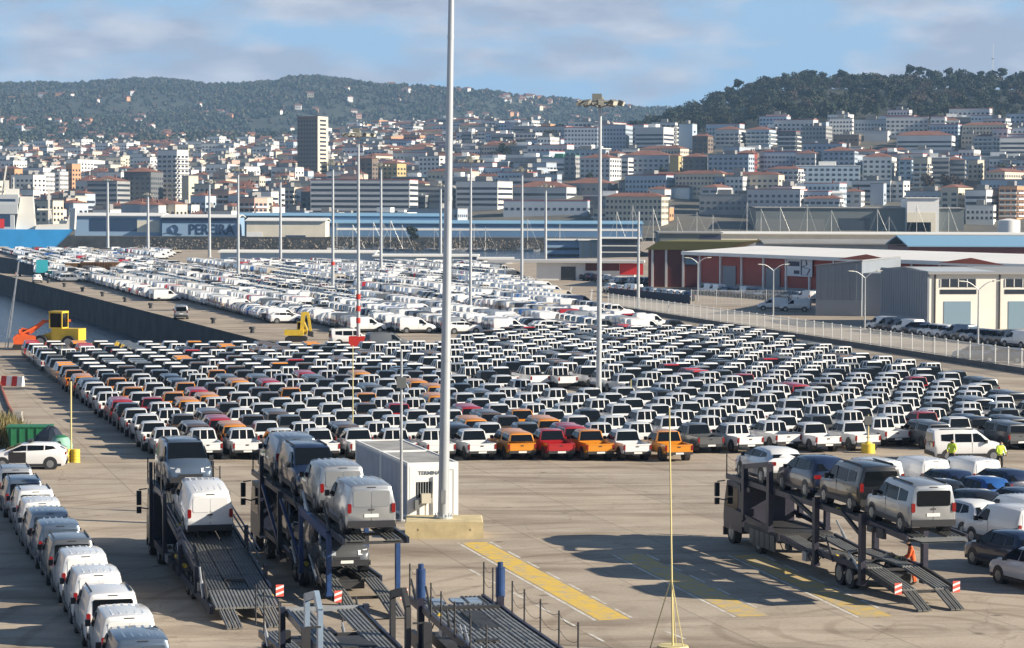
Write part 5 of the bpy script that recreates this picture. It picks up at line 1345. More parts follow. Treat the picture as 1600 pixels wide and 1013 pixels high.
k = MB(); k.prism([(2.5, .5), (4.3, .5), (4.3, 1.4), (3.9, 2.4), (2.5, 2.4)], 'x', -1.1, 1.1); k.obj('cab', M_WHITE, ct); axle(ct, -1.6, .45); axle(ct, 3.4, .45)
# rusty landing barge with ramp near the pier end
c = G(150, 431)
bg = thing('loading_ramp', 'rust brown steel ramp barge lying across the lots', 'ramp', (c.x - 1.5, c.y + 4, 0), R(-8)); bg.scale = (.62, .8, .8)
M_RUST = mat('rust_brown', (0.20, 0.10, 0.04), 0.8, var=0.35, vscale=0.6)
k = MB(); k.prism([(-4.6, 0), (4, 0), (10, 3.2), (-3.6, 3.2)], 'y', -1.5, 1.5); k.obj('hull', M_RUST, bg)
for i in range(12):
    k = MB(); k.box(-3.0 + i * 1.0, -2.85 + i * 1.0, -1.62, -1.5, .9 + .08 * i, 3.1); k.obj('frame_rib', M_RUST, bg)
k = MB(); k.box(-9.5, -4.7, -1.4, 1.4, 1.2, 2.9); k.box(-9.2, -8.6, -1.2, 1.2, 0, 1.2); k.box(-5.6, -5.0, -1.2, 1.2, 0, 1.2); k.obj('trestle', M_RUST, bg)

# ---------------------------------------------------------------- people
def person(base, rz, label, jacket, trousers, h=1.75, lean=0.0, reach=0.25, thigh=None):
    """one continuous skinned body; clothing told apart by material"""
    s = h / 1.75
    J = {'pelvis': (0, 0, .94), 'waist': (0, .02 + lean * .2, 1.10), 'chest': (0, .03 + lean * .6, 1.33), 'neck': (0, .04 + lean, 1.49), 'head': (0, .08 + lean * 1.25, 1.60), 'crown': (0, .10 + lean * 1.4, 1.72),
         'hl': (-.10, 0, .90), 'kl': (-.12, .05, .50), 'al': (-.12, -.02, .09), 'tl': (-.13, .16, .04), 'hr': (.10, 0, .90), 'kr': (.13, -.02, .50), 'ar': (.14, -.12, .09), 'tr': (.16, .05, .04),
         'sl': (-.19, .03 + lean * .8, 1.42), 'el': (-.25, .03 + lean + reach * .3, 1.14), 'wl': (-.20, .10 + lean + reach, .98), 'fl': (-.18, .16 + lean + reach * 1.2, .92),
         'sr': (.19, .03 + lean * .8, 1.42), 'er': (.25, .0 + lean + reach * .3, 1.14), 'wr': (.20, .08 + lean + reach, 1.0), 'fr': (.18, .15 + lean + reach * 1.2, .95)}
    E = [('pelvis', 'waist'), ('waist', 'chest'), ('chest', 'neck'), ('neck', 'head'), ('head', 'crown'), ('pelvis', 'hl'), ('hl', 'kl'), ('kl', 'al'), ('al', 'tl'), ('pelvis', 'hr'), ('hr', 'kr'), ('kr', 'ar'), ('ar', 'tr'),
         ('chest', 'sl'), ('sl', 'el'), ('el', 'wl'), ('wl', 'fl'), ('chest', 'sr'), ('sr', 'er'), ('er', 'wr'), ('wr', 'fr')]
    RAD = dict(pelvis=.145, waist=.135, chest=.155, neck=.06, head=.098, crown=.08, hl=.095, kl=.07, al=.05, tl=.04, hr=.095, kr=.07, ar=.05, tr=.04, sl=.075, el=.052, wl=.038, fl=.04, sr=.075, er=.052, wr=.038, fr=.04)
    names = list(J); me = bpy.data.meshes.new('person')
    me.from_pydata([tuple(c * s for c in J[n]) for n in names], [(names.index(a), names.index(b)) for a, b in E], [])
    o = bpy.data.objects.new('person', me); COL.objects.link(o)
    md = o.modifiers.new('skin', 'SKIN'); md.use_smooth_shade = True
    for i, n in enumerate(names):
        sv = me.skin_vertices[0].data[i]; sv.radius = (RAD[n] * s, RAD[n] * s * (.8 if n in ('chest', 'waist', 'pelvis') else 1)); sv.use_root = (n == 'pelvis')
    sb = o.modifiers.new('sub', 'SUBSURF'); sb.levels = 2; sb.render_levels = 2
    dg = bpy.context.evaluated_depsgraph_get(); dg.update()
    nm = bpy.data.meshes.new_from_object(o.evaluated_get(dg)); bpy.data.objects.remove(o)
    nm.materials.clear()
    sk = mat('skin', (0.42, 0.24, 0.16), 0.6); hr_ = mat('dark_hair', (0.02, 0.015, 0.012), 0.7); bt = mat('work_boots', (0.03, 0.025, 0.02), 0.7)
    for mm in (jacket, trousers, sk, hr_, bt, thigh or trousers): nm.materials.append(mm)
    for p in nm.polygons:
        c = p.center / s; hd = Vector(J['head'])
        if c.z < .13: i = 4
        elif c.z > 1.50: i = 3 if (c.z > 1.645 or c.y < hd.y - .03) else 2
        elif abs(c.x) > .14 and c.z < 1.05 and c.y > .10: i = 2
        elif c.z < .70: i = 1
        elif c.z < .93: i = 5
        else: i = 0
        p.material_index = i
    o = put('person', nm, None, base, rz); tag(o, label, 'person')
    return o
M_HVO = mat('hi_vis_orange', (0.75, 0.13, 0.03), 0.7); M_HVY = mat('hi_vis_yellow', (0.50, 0.68, 0.05), 0.7); M_DKT = mat('dark_trousers', (0.02, 0.022, 0.03), 0.8)
b = loc5(1.6, 6.4, 0)
person(b, H5 + R(75), 'person in an orange jacket looking down at the transporter ramp', M_HVO, M_HVO, 1.78, .10, .22, thigh=M_DKT)
person(G(1563, 735), R(200), 'person in a yellow high visibility vest in front of the white minibus', M_HVY, M_DKT, 1.75)
person(G(1488, 731), R(160), 'person in a yellow vest half hidden behind the white panel vans', M_HVY, M_DKT, 1.72)
person(G(25, 440), R(100), 'small far person in a pale pink top walking on the pier', mat('pink_top', (0.6, 0.3, 0.28), 0.8), mat('lime_trousers', (0.3, 0.4, 0.1), 0.8), 1.7)
# ================================================================ the city
M_PANE = mat('city_glass', (0.035, 0.045, 0.065), 0.2); M_PANEL_D = mat('city_shadow_loggia', (0.06, 0.065, 0.075), 0.6)
WALLC = {'white': (0.74, 0.73, 0.70), 'cream': (0.60, 0.54, 0.43), 'grey': (0.30, 0.31, 0.32), 'pale grey': (0.54, 0.55, 0.56), 'blue-grey': (0.36, 0.42, 0.50), 'brown': (0.17, 0.13, 0.105), 'dark red': (0.24, 0.05, 0.045),
         'orange': (0.52, 0.28, 0.15), 'pink': (0.50, 0.33, 0.27), 'ochre': (0.48, 0.37, 0.18), 'dark grey': (0.13, 0.14, 0.15), 'pale blue': (0.40, 0.50, 0.60)}
WM = {k: mat('wall_' + k.replace(' ', '_'), v, 0.75, var=0.08, vscale=0.08) for k, v in WALLC.items()}
RM = {'red tile': mat('roof_tile', (0.20, 0.09, 0.065), 0.8, var=0.25, vscale=0.2), 'flat grey': mat('roof_flat', (0.25, 0.25, 0.25), 0.85, var=0.15, vscale=0.1), 'white': mat('roof_white', (0.72, 0.72, 0.70), 0.6),
      'blue': mat('roof_blue', (0.20, 0.38, 0.55), 0.5), 'green': mat('roof_green', (0.05, 0.20, 0.13), 0.7), 'red flat': mat('roof_red_flat', (0.30, 0.07, 0.06), 0.7)}
def facade(k, w, d, h, style, fl=3.0, z0=1.0):
    """openings and balconies set proud of the four visible sides; slot 0 glass, 1 white slab"""
    n = max(1, int((h - z0 - .4) / fl))
    def face(W, P):                                     # P(u, t, z): u along the wall, t out of it
        m = max(1, int(W / (3.2 if style != 'fine' else 2.3)))
        for i in range(n):
            z = z0 + i * fl
            if style == 'band':
                k.add([P(.5, .06, z + .5), P(W - .5, .06, z + .5), P(W - .5, .06, z + 1.9), P(.5, .06, z + 1.9)], [(0, 1, 2, 3)], 0)
            elif style == 'balcony':
                for j in range(m):
                    u = W * (j + .5) / m; q = W / m * .36
                    k.add([P(u - q, .06, z + .3), P(u + q, .06, z + .3), P(u + q, .06, z + 2.3), P(u - q, .06, z + 2.3)], [(0, 1, 2, 3)], 0)
                a = [P(.3, 0, z), P(W - .3, 0, z), P(W - .3, 1.0, z), P(.3, 1.0, z)]; b = [P(.3, 0, z + .95), P(W - .3, 0, z + .95), P(W - .3, 1.0, z + .95), P(.3, 1.0, z + .95)]
                k.add(a + b, [(0, 1, 2, 3), (2, 3, 7, 6), (1, 2, 6, 5), (3, 0, 4, 7)], 1)
            else:
                for j in range(m):
                    u = W * (j + .5) / m; q = W / m * .27
                    k.add([P(u - q, .06, z + .8), P(u + q, .06, z + .8), P(u + q, .06, z + 2.2), P(u - q, .06, z + 2.2)], [(0, 1, 2, 3)], 0)
    face(w, lambda u, t, z: (-w/2 + u, -d/2 - t, z))
    face(d, lambda u, t, z: (w/2 + t, -d/2 + u, z))
    face(d, lambda u, t, z: (-w/2 - t, d/2 - u, z))
def roof_mesh(w, d, h, roof, seed=0):
    k = MB(); rr = random.Random(seed)
    if roof == 'red tile':
        e = .5; r = min(w, d) * .13 + .5; ins = min(w, d) * .45
        v = [(-w/2-e, -d/2-e, h), (w/2+e, -d/2-e, h), (w/2+e, d/2+e, h), (-w/2-e, d/2+e, h)]
        if w >= d: v += [(-w/2 + ins, 0, h + r), (w/2 - ins, 0, h + r)]; f = [(0, 1, 5, 4), (1, 2, 5), (2, 3, 4, 5), (3, 0, 4), (3, 2, 1, 0)]
        else: v += [(0, -d/2 + ins, h + r), (0, d/2 - ins, h + r)]; f = [(0, 1, 4), (1, 2, 5, 4), (2, 3, 5), (3, 0, 4, 5), (3, 2, 1, 0)]
        k.add(v, f); k.box(w*.2, w*.2 + .9, -.4, .4, h + .2, h + r + .9)
    else:
        k.box(-w/2 - .15, w/2 + .15, -d/2 - .15, d/2 + .15, h, h + .45)
        if w > 9 and roof != 'red flat': k.box(-w*.15, w*.12, -d*.2, d*.2, h + .45, h + 2.9)
        if rr.random() < .5 and roof != 'red flat': k.box(w*.25, w*.38, -d*.15, d*.1, h + .45, h + 1.7)
    return k.mesh('roof', [RM[roof]])
def block_meshes(w, d, h, wall, roof, style, seed=0, below=14):
    k = MB(); k.box(-w/2, w/2, -d/2, d/2, -below, h); wl = k.mesh('wall', [WM[wall]])
    q = MB(); facade(q, w, d, h, style)
    wn = q.mesh('windows', [M_PANE, M_FRAME if wall not in ('white',) else WM['pale grey']])
    return wl, roof_mesh(w, d, h, roof, seed), wn
def place_block(ms, name, label, cat, loc, rz, group=None):
    t = thing(name, label, cat, loc, rz, group)
    put('wall', ms[0], t); put('roof', ms[1], t); tag(put('windows', ms[2], t), kind='stuff')
    return t
# ---------------------------------------------------------------- blocks one can pick out in the photograph
# px0, px1, top y, distance, wall, roof, openings, rotation, label
BL = [
 (465, 511, 184, 1900, 'brown', 'red flat', 'fine', -24, 'tall dark brown tower block with a lit cream edge standing alone above the old town'),
 (246, 294, 236, 1600, 'white', 'flat grey', 'balcony', -30, 'white stepped apartment tower on the left of the city'),
 (197, 252, 266, 1560, 'dark grey', 'red tile', 'grid', -12, 'dark grey apartment block just left of the white tower'),
 (140, 200, 280, 1540, 'grey', 'red tile', 'band', -12, 'long grey apartment block left of the dark grey one'),
 (286, 308, 276, 1560, 'cream', 'flat grey', 'none', -40, 'narrow cream block with blank wall at the foot of the white tower'),
 (55, 82, 272, 1700, 'pale grey', 'flat grey', 'fine', -10, 'pale grey slab block with fine windows in the left quarter'),
 (82, 104, 270, 1720, 'pale grey', 'flat grey', 'fine', -10, 'second pale slab block beside the cream lit one'),
 (104, 126, 258, 1740, 'orange', 'flat grey', 'fine', -38, 'orange-lit tall block in the left quarter'),
 (5, 35, 262, 1760, 'orange', 'red tile', 'grid', -25, 'orange brick block near the left picture edge above the ship'),
 (436, 472, 293, 1480, 'cream', 'flat grey', 'balcony', -20, 'cream villa-like block left of the long grey blocks'),
 (486, 652, 281, 1420, 'pale grey', 'red flat', 'band', -10, 'very long pale grey block under a straight red roof'),
 (650, 712, 290, 1450, 'grey', 'flat grey', 'band', -10, 'grey ribbon-windowed block right of the red-roofed long block'),
 (712, 800, 283, 1440, 'white', 'flat grey', 'band', -22, 'white banded block with beige end wall behind the thick mast'),
 (562, 590, 244, 1700, 'brown', 'red tile', 'grid', -25, 'dark brown block below the green hill'),
 (590, 634, 252, 1750, 'ochre', 'red tile', 'grid', -30, 'ochre towered church-like building above the old town'),
 (654, 700, 244, 1720, 'white', 'flat grey', 'grid', -40, 'white block with bright gable right of the ochre building'),
 (880, 938, 199, 1850, 'blue-grey', 'red flat', 'fine', -8, 'blue-grey slab of flats, first of the hillside row'),
 (936, 988, 195, 1850, 'blue-grey', 'red flat', 'fine', -16, 'taller blue-grey slab of flats beside the hillside row'),
 (990, 1052, 199, 1830, 'pale grey', 'white', 'band', -24, 'pale grey flats with bright white end wall on the hillside'),
 (1058, 1088, 193, 1840, 'pale blue', 'flat grey', 'none', -18, 'narrow pale blue tower with blank wall'),
 (1080, 1113, 208, 1800, 'brown', 'red tile', 'grid', -28, 'dark brown flats with a lit orange flank'),
 (1115, 1165, 198, 1830, 'pale grey', 'red tile', 'balcony', -18, 'grey and white flats under red roofs, left of the next pair'),
 (1163, 1212, 198, 1830, 'pale blue', 'red tile', 'balcony', -20, 'pale blue flats in the middle of the hillside row'),
 (1213, 1250, 204, 1780, 'dark grey', 'red flat', 'balcony', -16, 'dark flats dotted with white balconies'),
 (1250, 1300, 196, 1840, 'grey', 'flat grey', 'fine', -20, 'grey tower block below the wooded hill'),
 (1297, 1346, 214, 1820, 'brown', 'flat grey', 'grid', -12, 'low brownish flats below the wooded hill'),
 (1345, 1392, 210, 1840, 'pale grey', 'flat grey', 'none', -14, 'plain pale grey block with blank front on the hillside'),
 (1397, 1492, 206, 1780, 'white', 'red tile', 'band', -16, 'long white ribbon-windowed block below the wooded hill'),
 (1496, 1534, 207, 1800, 'cream', 'flat grey', 'fine', -14, 'cream block with small square windows beside the white ribbon block'),
 (1556, 1640, 212, 1740, 'white', 'red flat', 'band', -10, 'white banded block at the right picture edge'),
 (1148, 1184, 234, 1640, 'dark red', 'red tile', 'grid', -12, 'dark red block with white dots of windows and a yellow edge'),
 (1184, 1216, 232, 1660, 'white', 'red tile', 'band', -18, 'white banded flats right of the dark red block'),
 (1240, 1282, 234, 1640, 'pale grey', 'red tile', 'grid', -20, 'pale flats with gabled red roof in the middle slope'),
 (1282, 1342, 230, 1640, 'blue-grey', 'red tile', 'grid', -14, 'blue-grey flats with red roof beside the gabled pair'),
 (1240, 1345, 257, 1560, 'pale blue', 'white', 'grid', -8, 'long pale blue building with a white roof on the slope'),
 (1343, 1402, 239, 1580, 'white', 'red tile', 'grid', -16, 'white flats with dark square windows under red roofs'),
 (1400, 1428, 243, 1570, 'pale blue', 'red tile', 'grid', -14, 'narrow pale blue flats beside the round cream block'),
 (1424, 1454, 243, 1520, 'cream', 'flat grey', 'balcony', -24, 'cream flats with curved stacked balconies'),
 (1466, 1512, 243, 1560, 'grey', 'red tile', 'band', -12, 'grey flats with red roof right of the cream stacked balconies'),
 (1510, 1536, 247, 1580, 'cream', 'flat grey', 'grid', -40, 'sunlit narrow cream flats on the right slope'),
 (1532, 1562, 262, 1560, 'blue-grey', 'flat grey', 'grid', -10, 'shaded blue-grey flats near the right edge'),
 (880, 905, 242, 1620, 'grey', 'green', 'grid', -18, 'grey block with sea-green roof cladding'),
 (845, 905, 246, 1660, 'blue-grey', 'green', 'band', -12, 'low grey flats with patches of green roof'),
 (905, 970, 242, 1600, 'pale grey', 'red tile', 'grid', -26, 'pale flats with bright gable end behind the tall mast'),
 (970, 1055, 238, 1640, 'blue-grey', 'red tile', 'grid', -14, 'long blue-grey row of flats with red roof'),
 (1045, 1064, 238, 1620, 'ochre', 'red tile', 'none', -20, 'small ochre end wall in the hillside row'),
 (1064, 1112, 240, 1630, 'dark grey', 'red tile', 'grid', -14, 'dark flats under a red roof beside the ochre wall'),
 (800, 900, 287, 1480, 'pale grey', 'red tile', 'band', -16, 'long pale grey banded flats right of the thick mast'),
 (786, 925, 312, 1380, 'blue-grey', 'red flat', 'grid', -8, 'very long blue-grey building with a low red roof by the marina'),
 (880, 965, 282, 1500, 'grey', 'red tile', 'grid', -18, 'grey flats with a blank gable behind the tall mast'),
 (965, 1006, 278, 1500, 'grey', 'red tile', 'fine', -10, 'plain grey square block in the middle of the slope'),
 (1010, 1048, 290, 1460, 'white', 'red tile', 'band', -20, 'white flats with curved front near the marina'),
 (1044, 1088, 292, 1470, 'pale blue', 'red tile', 'none', -30, 'pale gabled house row with a sunlit edge'),
 (925, 985, 330, 1340, 'cream', 'flat grey', 'balcony', -18, 'cream waterfront building with rows of arcades'),
 (1030, 1050, 322, 1340, 'orange', 'flat grey', 'grid', -20, 'small orange waterfront house'),
 (1090, 1178, 302, 1380, 'grey', 'flat grey', 'grid', -12, 'grey waterfront offices with a grid of windows'),
 (1150, 1202, 296, 1420, 'dark grey', 'flat grey', 'grid', -14, 'dark grey offices beside the blue hall'),
 (1503, 1560, 317, 1330, 'white', 'flat grey', 'fine', -14, 'white waterfront building with small square windows'),
 (1315, 1352, 292, 1420, 'pale grey', 'red tile', 'grid', -16, 'pale grey flats behind the white hall'),
 (1357, 1385, 284, 1430, 'blue-grey', 'flat grey', 'none', -18, 'plain blue-grey tower behind the mall'),
 (1382, 1420, 280, 1450, 'white', 'flat grey', 'grid', -35, 'bright white flats right of the plain blue-grey tower'),
 (1595, 1660, 285, 1480, 'pale grey', 'red tile', 'band', -12, 'pale flats cut by the right picture edge'),
]
taken = []
for px0, px1, yt, Y, wall, roof, style, rot, lab in BL:
    P = (px1 - px0) / FPX * Y; th = abs(R(rot)); X = ((px0 + px1) / 2 - CXP) / FPX * Y
    fr = .30 if P < 40 else .14
    d = max(8.0, min(22.0, P * fr / max(.15, math.sin(th)))); w = max(6.0, (P - d * math.sin(th)) / math.cos(th))
    z0 = tz(X, Y); top = CAM_H + (YH - yt) / FPX * Y - (2.0 if roof == 'red tile' else .6)
    h = max(6.0, top - z0)
    sty = 'grid' if style == 'none' and False else style
    if style == 'none':
        k = MB(); k.box(-w/2, w/2, -d/2, d/2, -14, h); wl = k.mesh('wall', [WM[wall]]); q = MB()
        for i in range(max(1, int(h / 3.2) - 1)): q.box(w/2, w/2 + .05, -d * .2, d * .2, 1.5 + i * 3.2, 2.8 + i * 3.2)
        ms = (wl, roof_mesh(w, d, h, roof), q.mesh('windows', [M_PANE]))
    else: ms = block_meshes(w, d, h, wall, roof, style)
    tb = place_block(ms, 'apartment_block', lab, 'building', (X, Y, z0), R(rot))
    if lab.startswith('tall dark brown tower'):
        k = MB(); k.box(w/2, w/2 + .4, -d/2, d/2, -10, h + .5); q = k.obj('lit_flank', WM['cream'], tb); k = MB()  # sunlit side of the tower put in as a paler cream slab
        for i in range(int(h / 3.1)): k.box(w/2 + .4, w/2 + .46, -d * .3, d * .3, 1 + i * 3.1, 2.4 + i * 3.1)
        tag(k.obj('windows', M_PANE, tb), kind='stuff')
    taken.append((X, Y, P * .5))
print('blocks', len(BL))

# ---------------------------------------------------------------- infill: shared block shapes in the quarters between
rc = random.Random(21); TPL = []
walls = ['white', 'white', 'pale grey', 'pale grey', 'grey', 'cream', 'cream', 'blue-grey', 'orange', 'pink', 'pale blue', 'brown', 'dark grey', 'white', 'blue-grey', 'pink', 'pale grey', 'white']
for i, wl in enumerate(walls):
    roof = 'red tile' if i % 2 == 0 else 'flat grey'; w, d, h = rc.uniform(8, 20), rc.uniform(8, 12), rc.choice([6, 7, 8, 9, 10, 12, 15, 18])
    if roof == 'red tile': h = min(h, 13)
    style = rc.choice(['grid', 'grid', 'band', 'balcony', 'grid'])
    TPL.append((block_meshes(w, d, h, wl, roof, style, i, 10), w, d, h, wl, roof))
for i, wl in enumerate(['blue-grey', 'pale grey', 'white', 'grey', 'pale grey', 'blue-grey', 'cream', 'white', 'dark grey', 'pale blue', 'pale grey', 'brown', 'white', 'grey', 'pale blue', 'orange', 'cream', 'blue-grey']):
    roof = ('flat grey', 'red tile', 'flat grey', 'white', 'red flat')[i % 5]; w, d, h = rc.uniform(16, 34), rc.uniform(9, 12), rc.choice([8, 9, 11, 12, 14, 15, 17])
    TPL.append((block_meshes(w, d, h, wl, roof, rc.choice(['grid', 'band', 'balcony', 'fine', 'grid']), i, 10), w, d, h, wl, roof))
def zone(px, Y):
    if px > 860: return 'on the right-hand slope'
    if px > 560: return 'in the old town below the tower'
    return 'in the low left quarter'
n_in = 0; rest = []
cand = []
for a in range(3600):
    Y = 1290 + (rc.random() ** 1.1) * 1750; px = rc.uniform(-40, 1640); cand.append((Y, px, (px - CXP) / FPX * Y))
cand.sort(); grid_used = set()
for Y, px, X in cand:
    if px > 1000 and Y < 1345: continue
    if px > 860 and Y > 1990: continue
    if px > 960 and Y > 1900: continue
    if 700 < px < 860 and Y > 2600: continue
    cell = (int(X / (12 if px < 560 else 22)), int(Y / 18))
    if cell in grid_used: continue
    if any(abs(X - tx) < tw + 2 and abs(Y - ty) < 16 for tx, ty, tw in taken): continue
    ti = rc.randrange(18) if px < 560 else 18 + rc.randrange(18); ms, w, d, h, wl, roof = TPL[ti]; z = tz(X, Y)
    # nothing may stand so tall before a block one can pick out that it hides more than its foot
    hide = False
    for (q0, q1, yt, bY, *_r) in BL:
        if q0 - 6 < px < q1 + 6 and Y < bY:
            top_y = YH - (z + h + 2.5 - CAM_H) / Y * FPX
            base_y = YH - (tz(((q0 + q1) / 2 - CXP) / FPX * bY, bY) - CAM_H) / bY * FPX
            if top_y < yt + (base_y - yt) * .72: hide = True; break
    if hide: continue
    grid_used.add(cell)
    rot = R(-22 + rc.uniform(-14, 12)) + (R(90) if rc.random() < .25 else 0)
    if n_in < 290:
        kind = 'town house' if h < 14 else 'flats'
        fam = '%s %s under %s roof %s' % (wl, kind, roof, zone(px, Y))
        place_block(ms, 'town_house' if h < 14 else 'apartment_block', fam, 'building', (X, Y, z), rot, 'city fabric: ' + fam); n_in += 1
    else: rest.append((X, Y, z, rot, ms))
def join_blocks(name, items, label):
    VV = []; FF = []; MM = []; mats = []; o = 0
    for X, Y, z, rot, ms in items:
        c, sn = math.cos(rot), math.sin(rot)
        for me in ms:
            n = len(me.vertices); co = np.empty(n * 3, np.float32); me.vertices.foreach_get('co', co); co = co.reshape(-1, 3)
            VV.append(np.stack([X + co[:, 0]*c - co[:, 1]*sn, Y + co[:, 0]*sn + co[:, 1]*c, z + co[:, 2]], 1))
            for p in me.polygons:
                mm = me.materials[p.material_index]
                if mm not in mats: mats.append(mm)
                vs_ = [o + i for i in p.vertices]; FF.append(vs_ if len(vs_) == 4 else vs_ + [vs_[-1]]); MM.append(mats.index(mm))
            o += n
    tri = [k for k, f in enumerate(FF) if f[2] == f[3]]; qd = [k for k, f in enumerate(FF) if f[2] != f[3]]
    me = bpy.data.meshes.new(name); me.from_pydata([tuple(p) for p in np.concatenate(VV)], [], [FF[k] if FF[k][2] != FF[k][3] else FF[k][:3] for k in range(len(FF))])
    for mm in mats: me.materials.append(mm)
    me.polygons.foreach_set('material_index', MM); me.update()
    return tag(put(name, me), label, 'buildings', kind='stuff')
if rest: join_blocks('distant_town', rest, 'far crowded town houses reading as one mass below the hills')
print('rest', len(rest))
print('infill', n_in)
# ---------------------------------------------------------------- far houses strewn over the slopes
HT = []
for i, (wl, s) in enumerate((('white', 1.0), ('cream', 1.1), ('white', .85), ('orange', 1.0), ('pale grey', 1.2), ('pink', .9))):
    k = MB(); w, d, h = 11 * s, 9 * s, 6.5 * s; k.box(-w/2, w/2, -d/2, d/2, -6, h)
    e = .5; k.add([(-w/2-e, -d/2-e, h), (w/2+e, -d/2-e, h), (w/2+e, d/2+e, h), (-w/2-e, d/2+e, h), (-w/2-e, 0, h + 2.6), (w/2+e, 0, h + 2.6)], [(0, 1, 5, 4), (2, 3, 4, 5), (1, 2, 5), (3, 0, 4)], 1)
    for sx in (-.28, .0, .28): k.add([(w*sx - .7, -d/2 - .04, 1.5), (w*sx + .7, -d/2 - .04, 1.5), (w*sx + .7, -d/2 - .04, 3.4), (w*sx - .7, -d/2 - .04, 3.4)], [(0, 1, 2, 3)], 2)
    HT.append((k.mesh('house', [WM[wl], RM['red tile'], M_PANE]), wl))
nh = 0; tries = 0
while nh < 300 and tries < 20000:
    tries += 1
    px = rc.uniform(-30, 990); Y = rc.uniform(2900, 4850 if px < 600 else 5350); X = (px - CXP) / FPX * Y
    # thick at the foot of the hills, thinning upwards; denser to the right of the tower
    dens = .25 + .75 * (1 - (Y - 2900) / 1960) ** 1.3 if px < 560 else (.35 if px < 700 else 1.0)
    if Y < 3500 and rc.random() < .6: continue
    if rc.random() > dens: continue
    me, wl = HT[rc.randrange(6)]
    o = put('house', me, None, (X, Y, tz(X, Y)), R(-20 + rc.uniform(-40, 40))); z_ = 'left foothills' if px < 400 else 'foothills behind the tower' if px < 700 else 'steep slope left of the wooded hill'
    tag(o, 'small %s red-roofed house on the %s' % (wl, z_), 'house', 'far %s houses on the %s' % (wl, z_)); nh += 1
print('houses', nh, tries)

# ---------------------------------------------------------------- waterfront sheds
M_BLUEH = mat('hall_blue', (0.10, 0.20, 0.36), 0.5, var=0.08, vscale=0.05); M_BLUED = mat('hall_navy', (0.02, 0.05, 0.11), 0.5); M_BLUEL = mat('hall_pale_blue', (0.27, 0.40, 0.56), 0.5)
def shed(name, label, px0, px1, yt, yb, Y, depth, wall, roofm, bands=(), cat='building', z0=1.5, rise=1.2, rz=0.0):
    X0, X1 = (px0 - CXP) / FPX * Y, (px1 - CXP) / FPX * Y; h = CAM_H + (YH - yt) / FPX * Y - z0
    t = thing(name, label, cat, ((X0 + X1) / 2, Y, z0), rz); w = X1 - X0
    part_box(t, 'wall', -w/2, w/2, 0, depth, -6, h - .6, wall)
    k = MB(); k.prism([(-1, h - .6), (depth / 2, h - .6 + rise), (depth + 1, h - .6), (depth + 1, h - .25), (depth / 2, h - .25 + rise), (-1, h - .25)], 'x', -w/2 - .6, w/2 + .6); k.obj('roof', roofm, t)
    for u0, u1, za, zb, m in bands:                      # fractions of width, heights from the eaves down
        part_box(t, 'band', -w/2 + w * u0, -w/2 + w * u1, -.12, 0, h - .6 - zb, h - .6 - za, m)
    return t
shed('harbour_shed', 'pale harbour shed with a dark open front beside the ship', 117, 252, 338, 385, 1190, 30, M_BLUEL, RM['white'], [(.17, .72, 1.2, 7.0, M_BLUED), (.72, .98, 2.0, 7.5, M_CREAM)])
pe = shed('harbour_shed', 'blue harbour building with large PEREIRA lettering', 253, 372, 340, 380, 1185, 28, M_BLUEL, RM['white'], [(0, 1, .3, 2.5, M_BLUED)])
letter('PEREIRA', 6.6, pe, (5.2, -.15, 2.9), M_BLUED, bold=.17, sx=.88)
k = MB(); prev = None                                   # the wave emblem beside the name
for i in range(15):
    a = R(-60 + i * 25); r = 2.4 - i * .10; p = Vector((-12.2 + math.cos(a) * r, -.14, 3.4 + math.sin(a) * r))
    if prev is not None: k.bar(prev, p, .05, .9, up=(0, 1, 0))
    prev = p
k.bar((-17, -.14, 1.2), (-14, -.14, 2.0), .05, .8, up=(0, 1, 0)); k.bar((-14, -.14, 2.0), (-8, -.14, .8), .05, .8, up=(0, 1, 0)); k.obj('emblem', M_BLUED, pe)
shed('harbour_shed', 'white block-fronted cold store right of the lettered building', 385, 508, 345, 385, 1170, 26, M_CREAM, RM['white'], [(.0, .2, 5.0, 9.0, M_WHITE), (.5, .75, 6.4, 8.2, M_BLUED), (.5, 1.0, 7.6, 9.5, M_BLUEL)])
shed('fish_market', 'very long blue fish market hall with a white stripe along the waterfront', 500, 1003, 348, 388, 1200, 30, M_BLUEH, RM['blue'], [(.05, .99, 2.2, 3.2, M_WHITE), (0, 1, 9.2, 12.0, M_BLUED)])
shed('harbour_shed', 'long hall with sky blue roof behind the fish market', 372, 700, 337, 370, 1230, 30, M_BLUED, RM['blue'], [(.4, 1, .6, 1.6, M_BLUEL)])
shed('waterfront_hall', 'large blue-fronted hall with a white right half behind the mall', 1176, 1268, 302, 350, 1360, 35, M_BLUEL, RM['white'])
shed('waterfront_hall', 'bright white blank hall beside the blue-fronted one', 1268, 1316, 299, 350, 1355, 35, M_WHITE, RM['white'])
shed('shopping_mall', 'wide dark grey shopping mall behind the marina masts', 1180, 1505, 322, 362, 1290, 40, mat('mall_grey', (0.12, 0.14, 0.145), 0.6, var=0.08, vscale=0.05), RM['flat grey'], [(.40, .55, 5, 11.5, M_PANE), (.0, .33, 5.5, 11.5, mat('mall_grey_b', (0.16, 0.17, 0.17), 0.6))], rise=.4)
shed('waterfront_hall', 'white cube on beige base standing out of the grey mall', 1416, 1466, 306, 362, 1284, 20, M_WHITE, RM['white'], [(0, .9, 7, 17, M_CREAM), (.0, .75, 12, 17, M_BLUED)], rise=.2)
tk = thing('storage_tank', 'round white tank beside the small-windowed white building', 'tank', ((1575 - 800) / FPX * 1270, 1270, 1.5)); k = MB(); k.cyl((0, 0, -3), (0, 0, 8.3), 5.6, n=28); k.cyl((0, 0, 8.3), (0, 0, 9.2), 5.6, 1, 28); k.obj('shell', M_WHITE, tk, smooth=40)
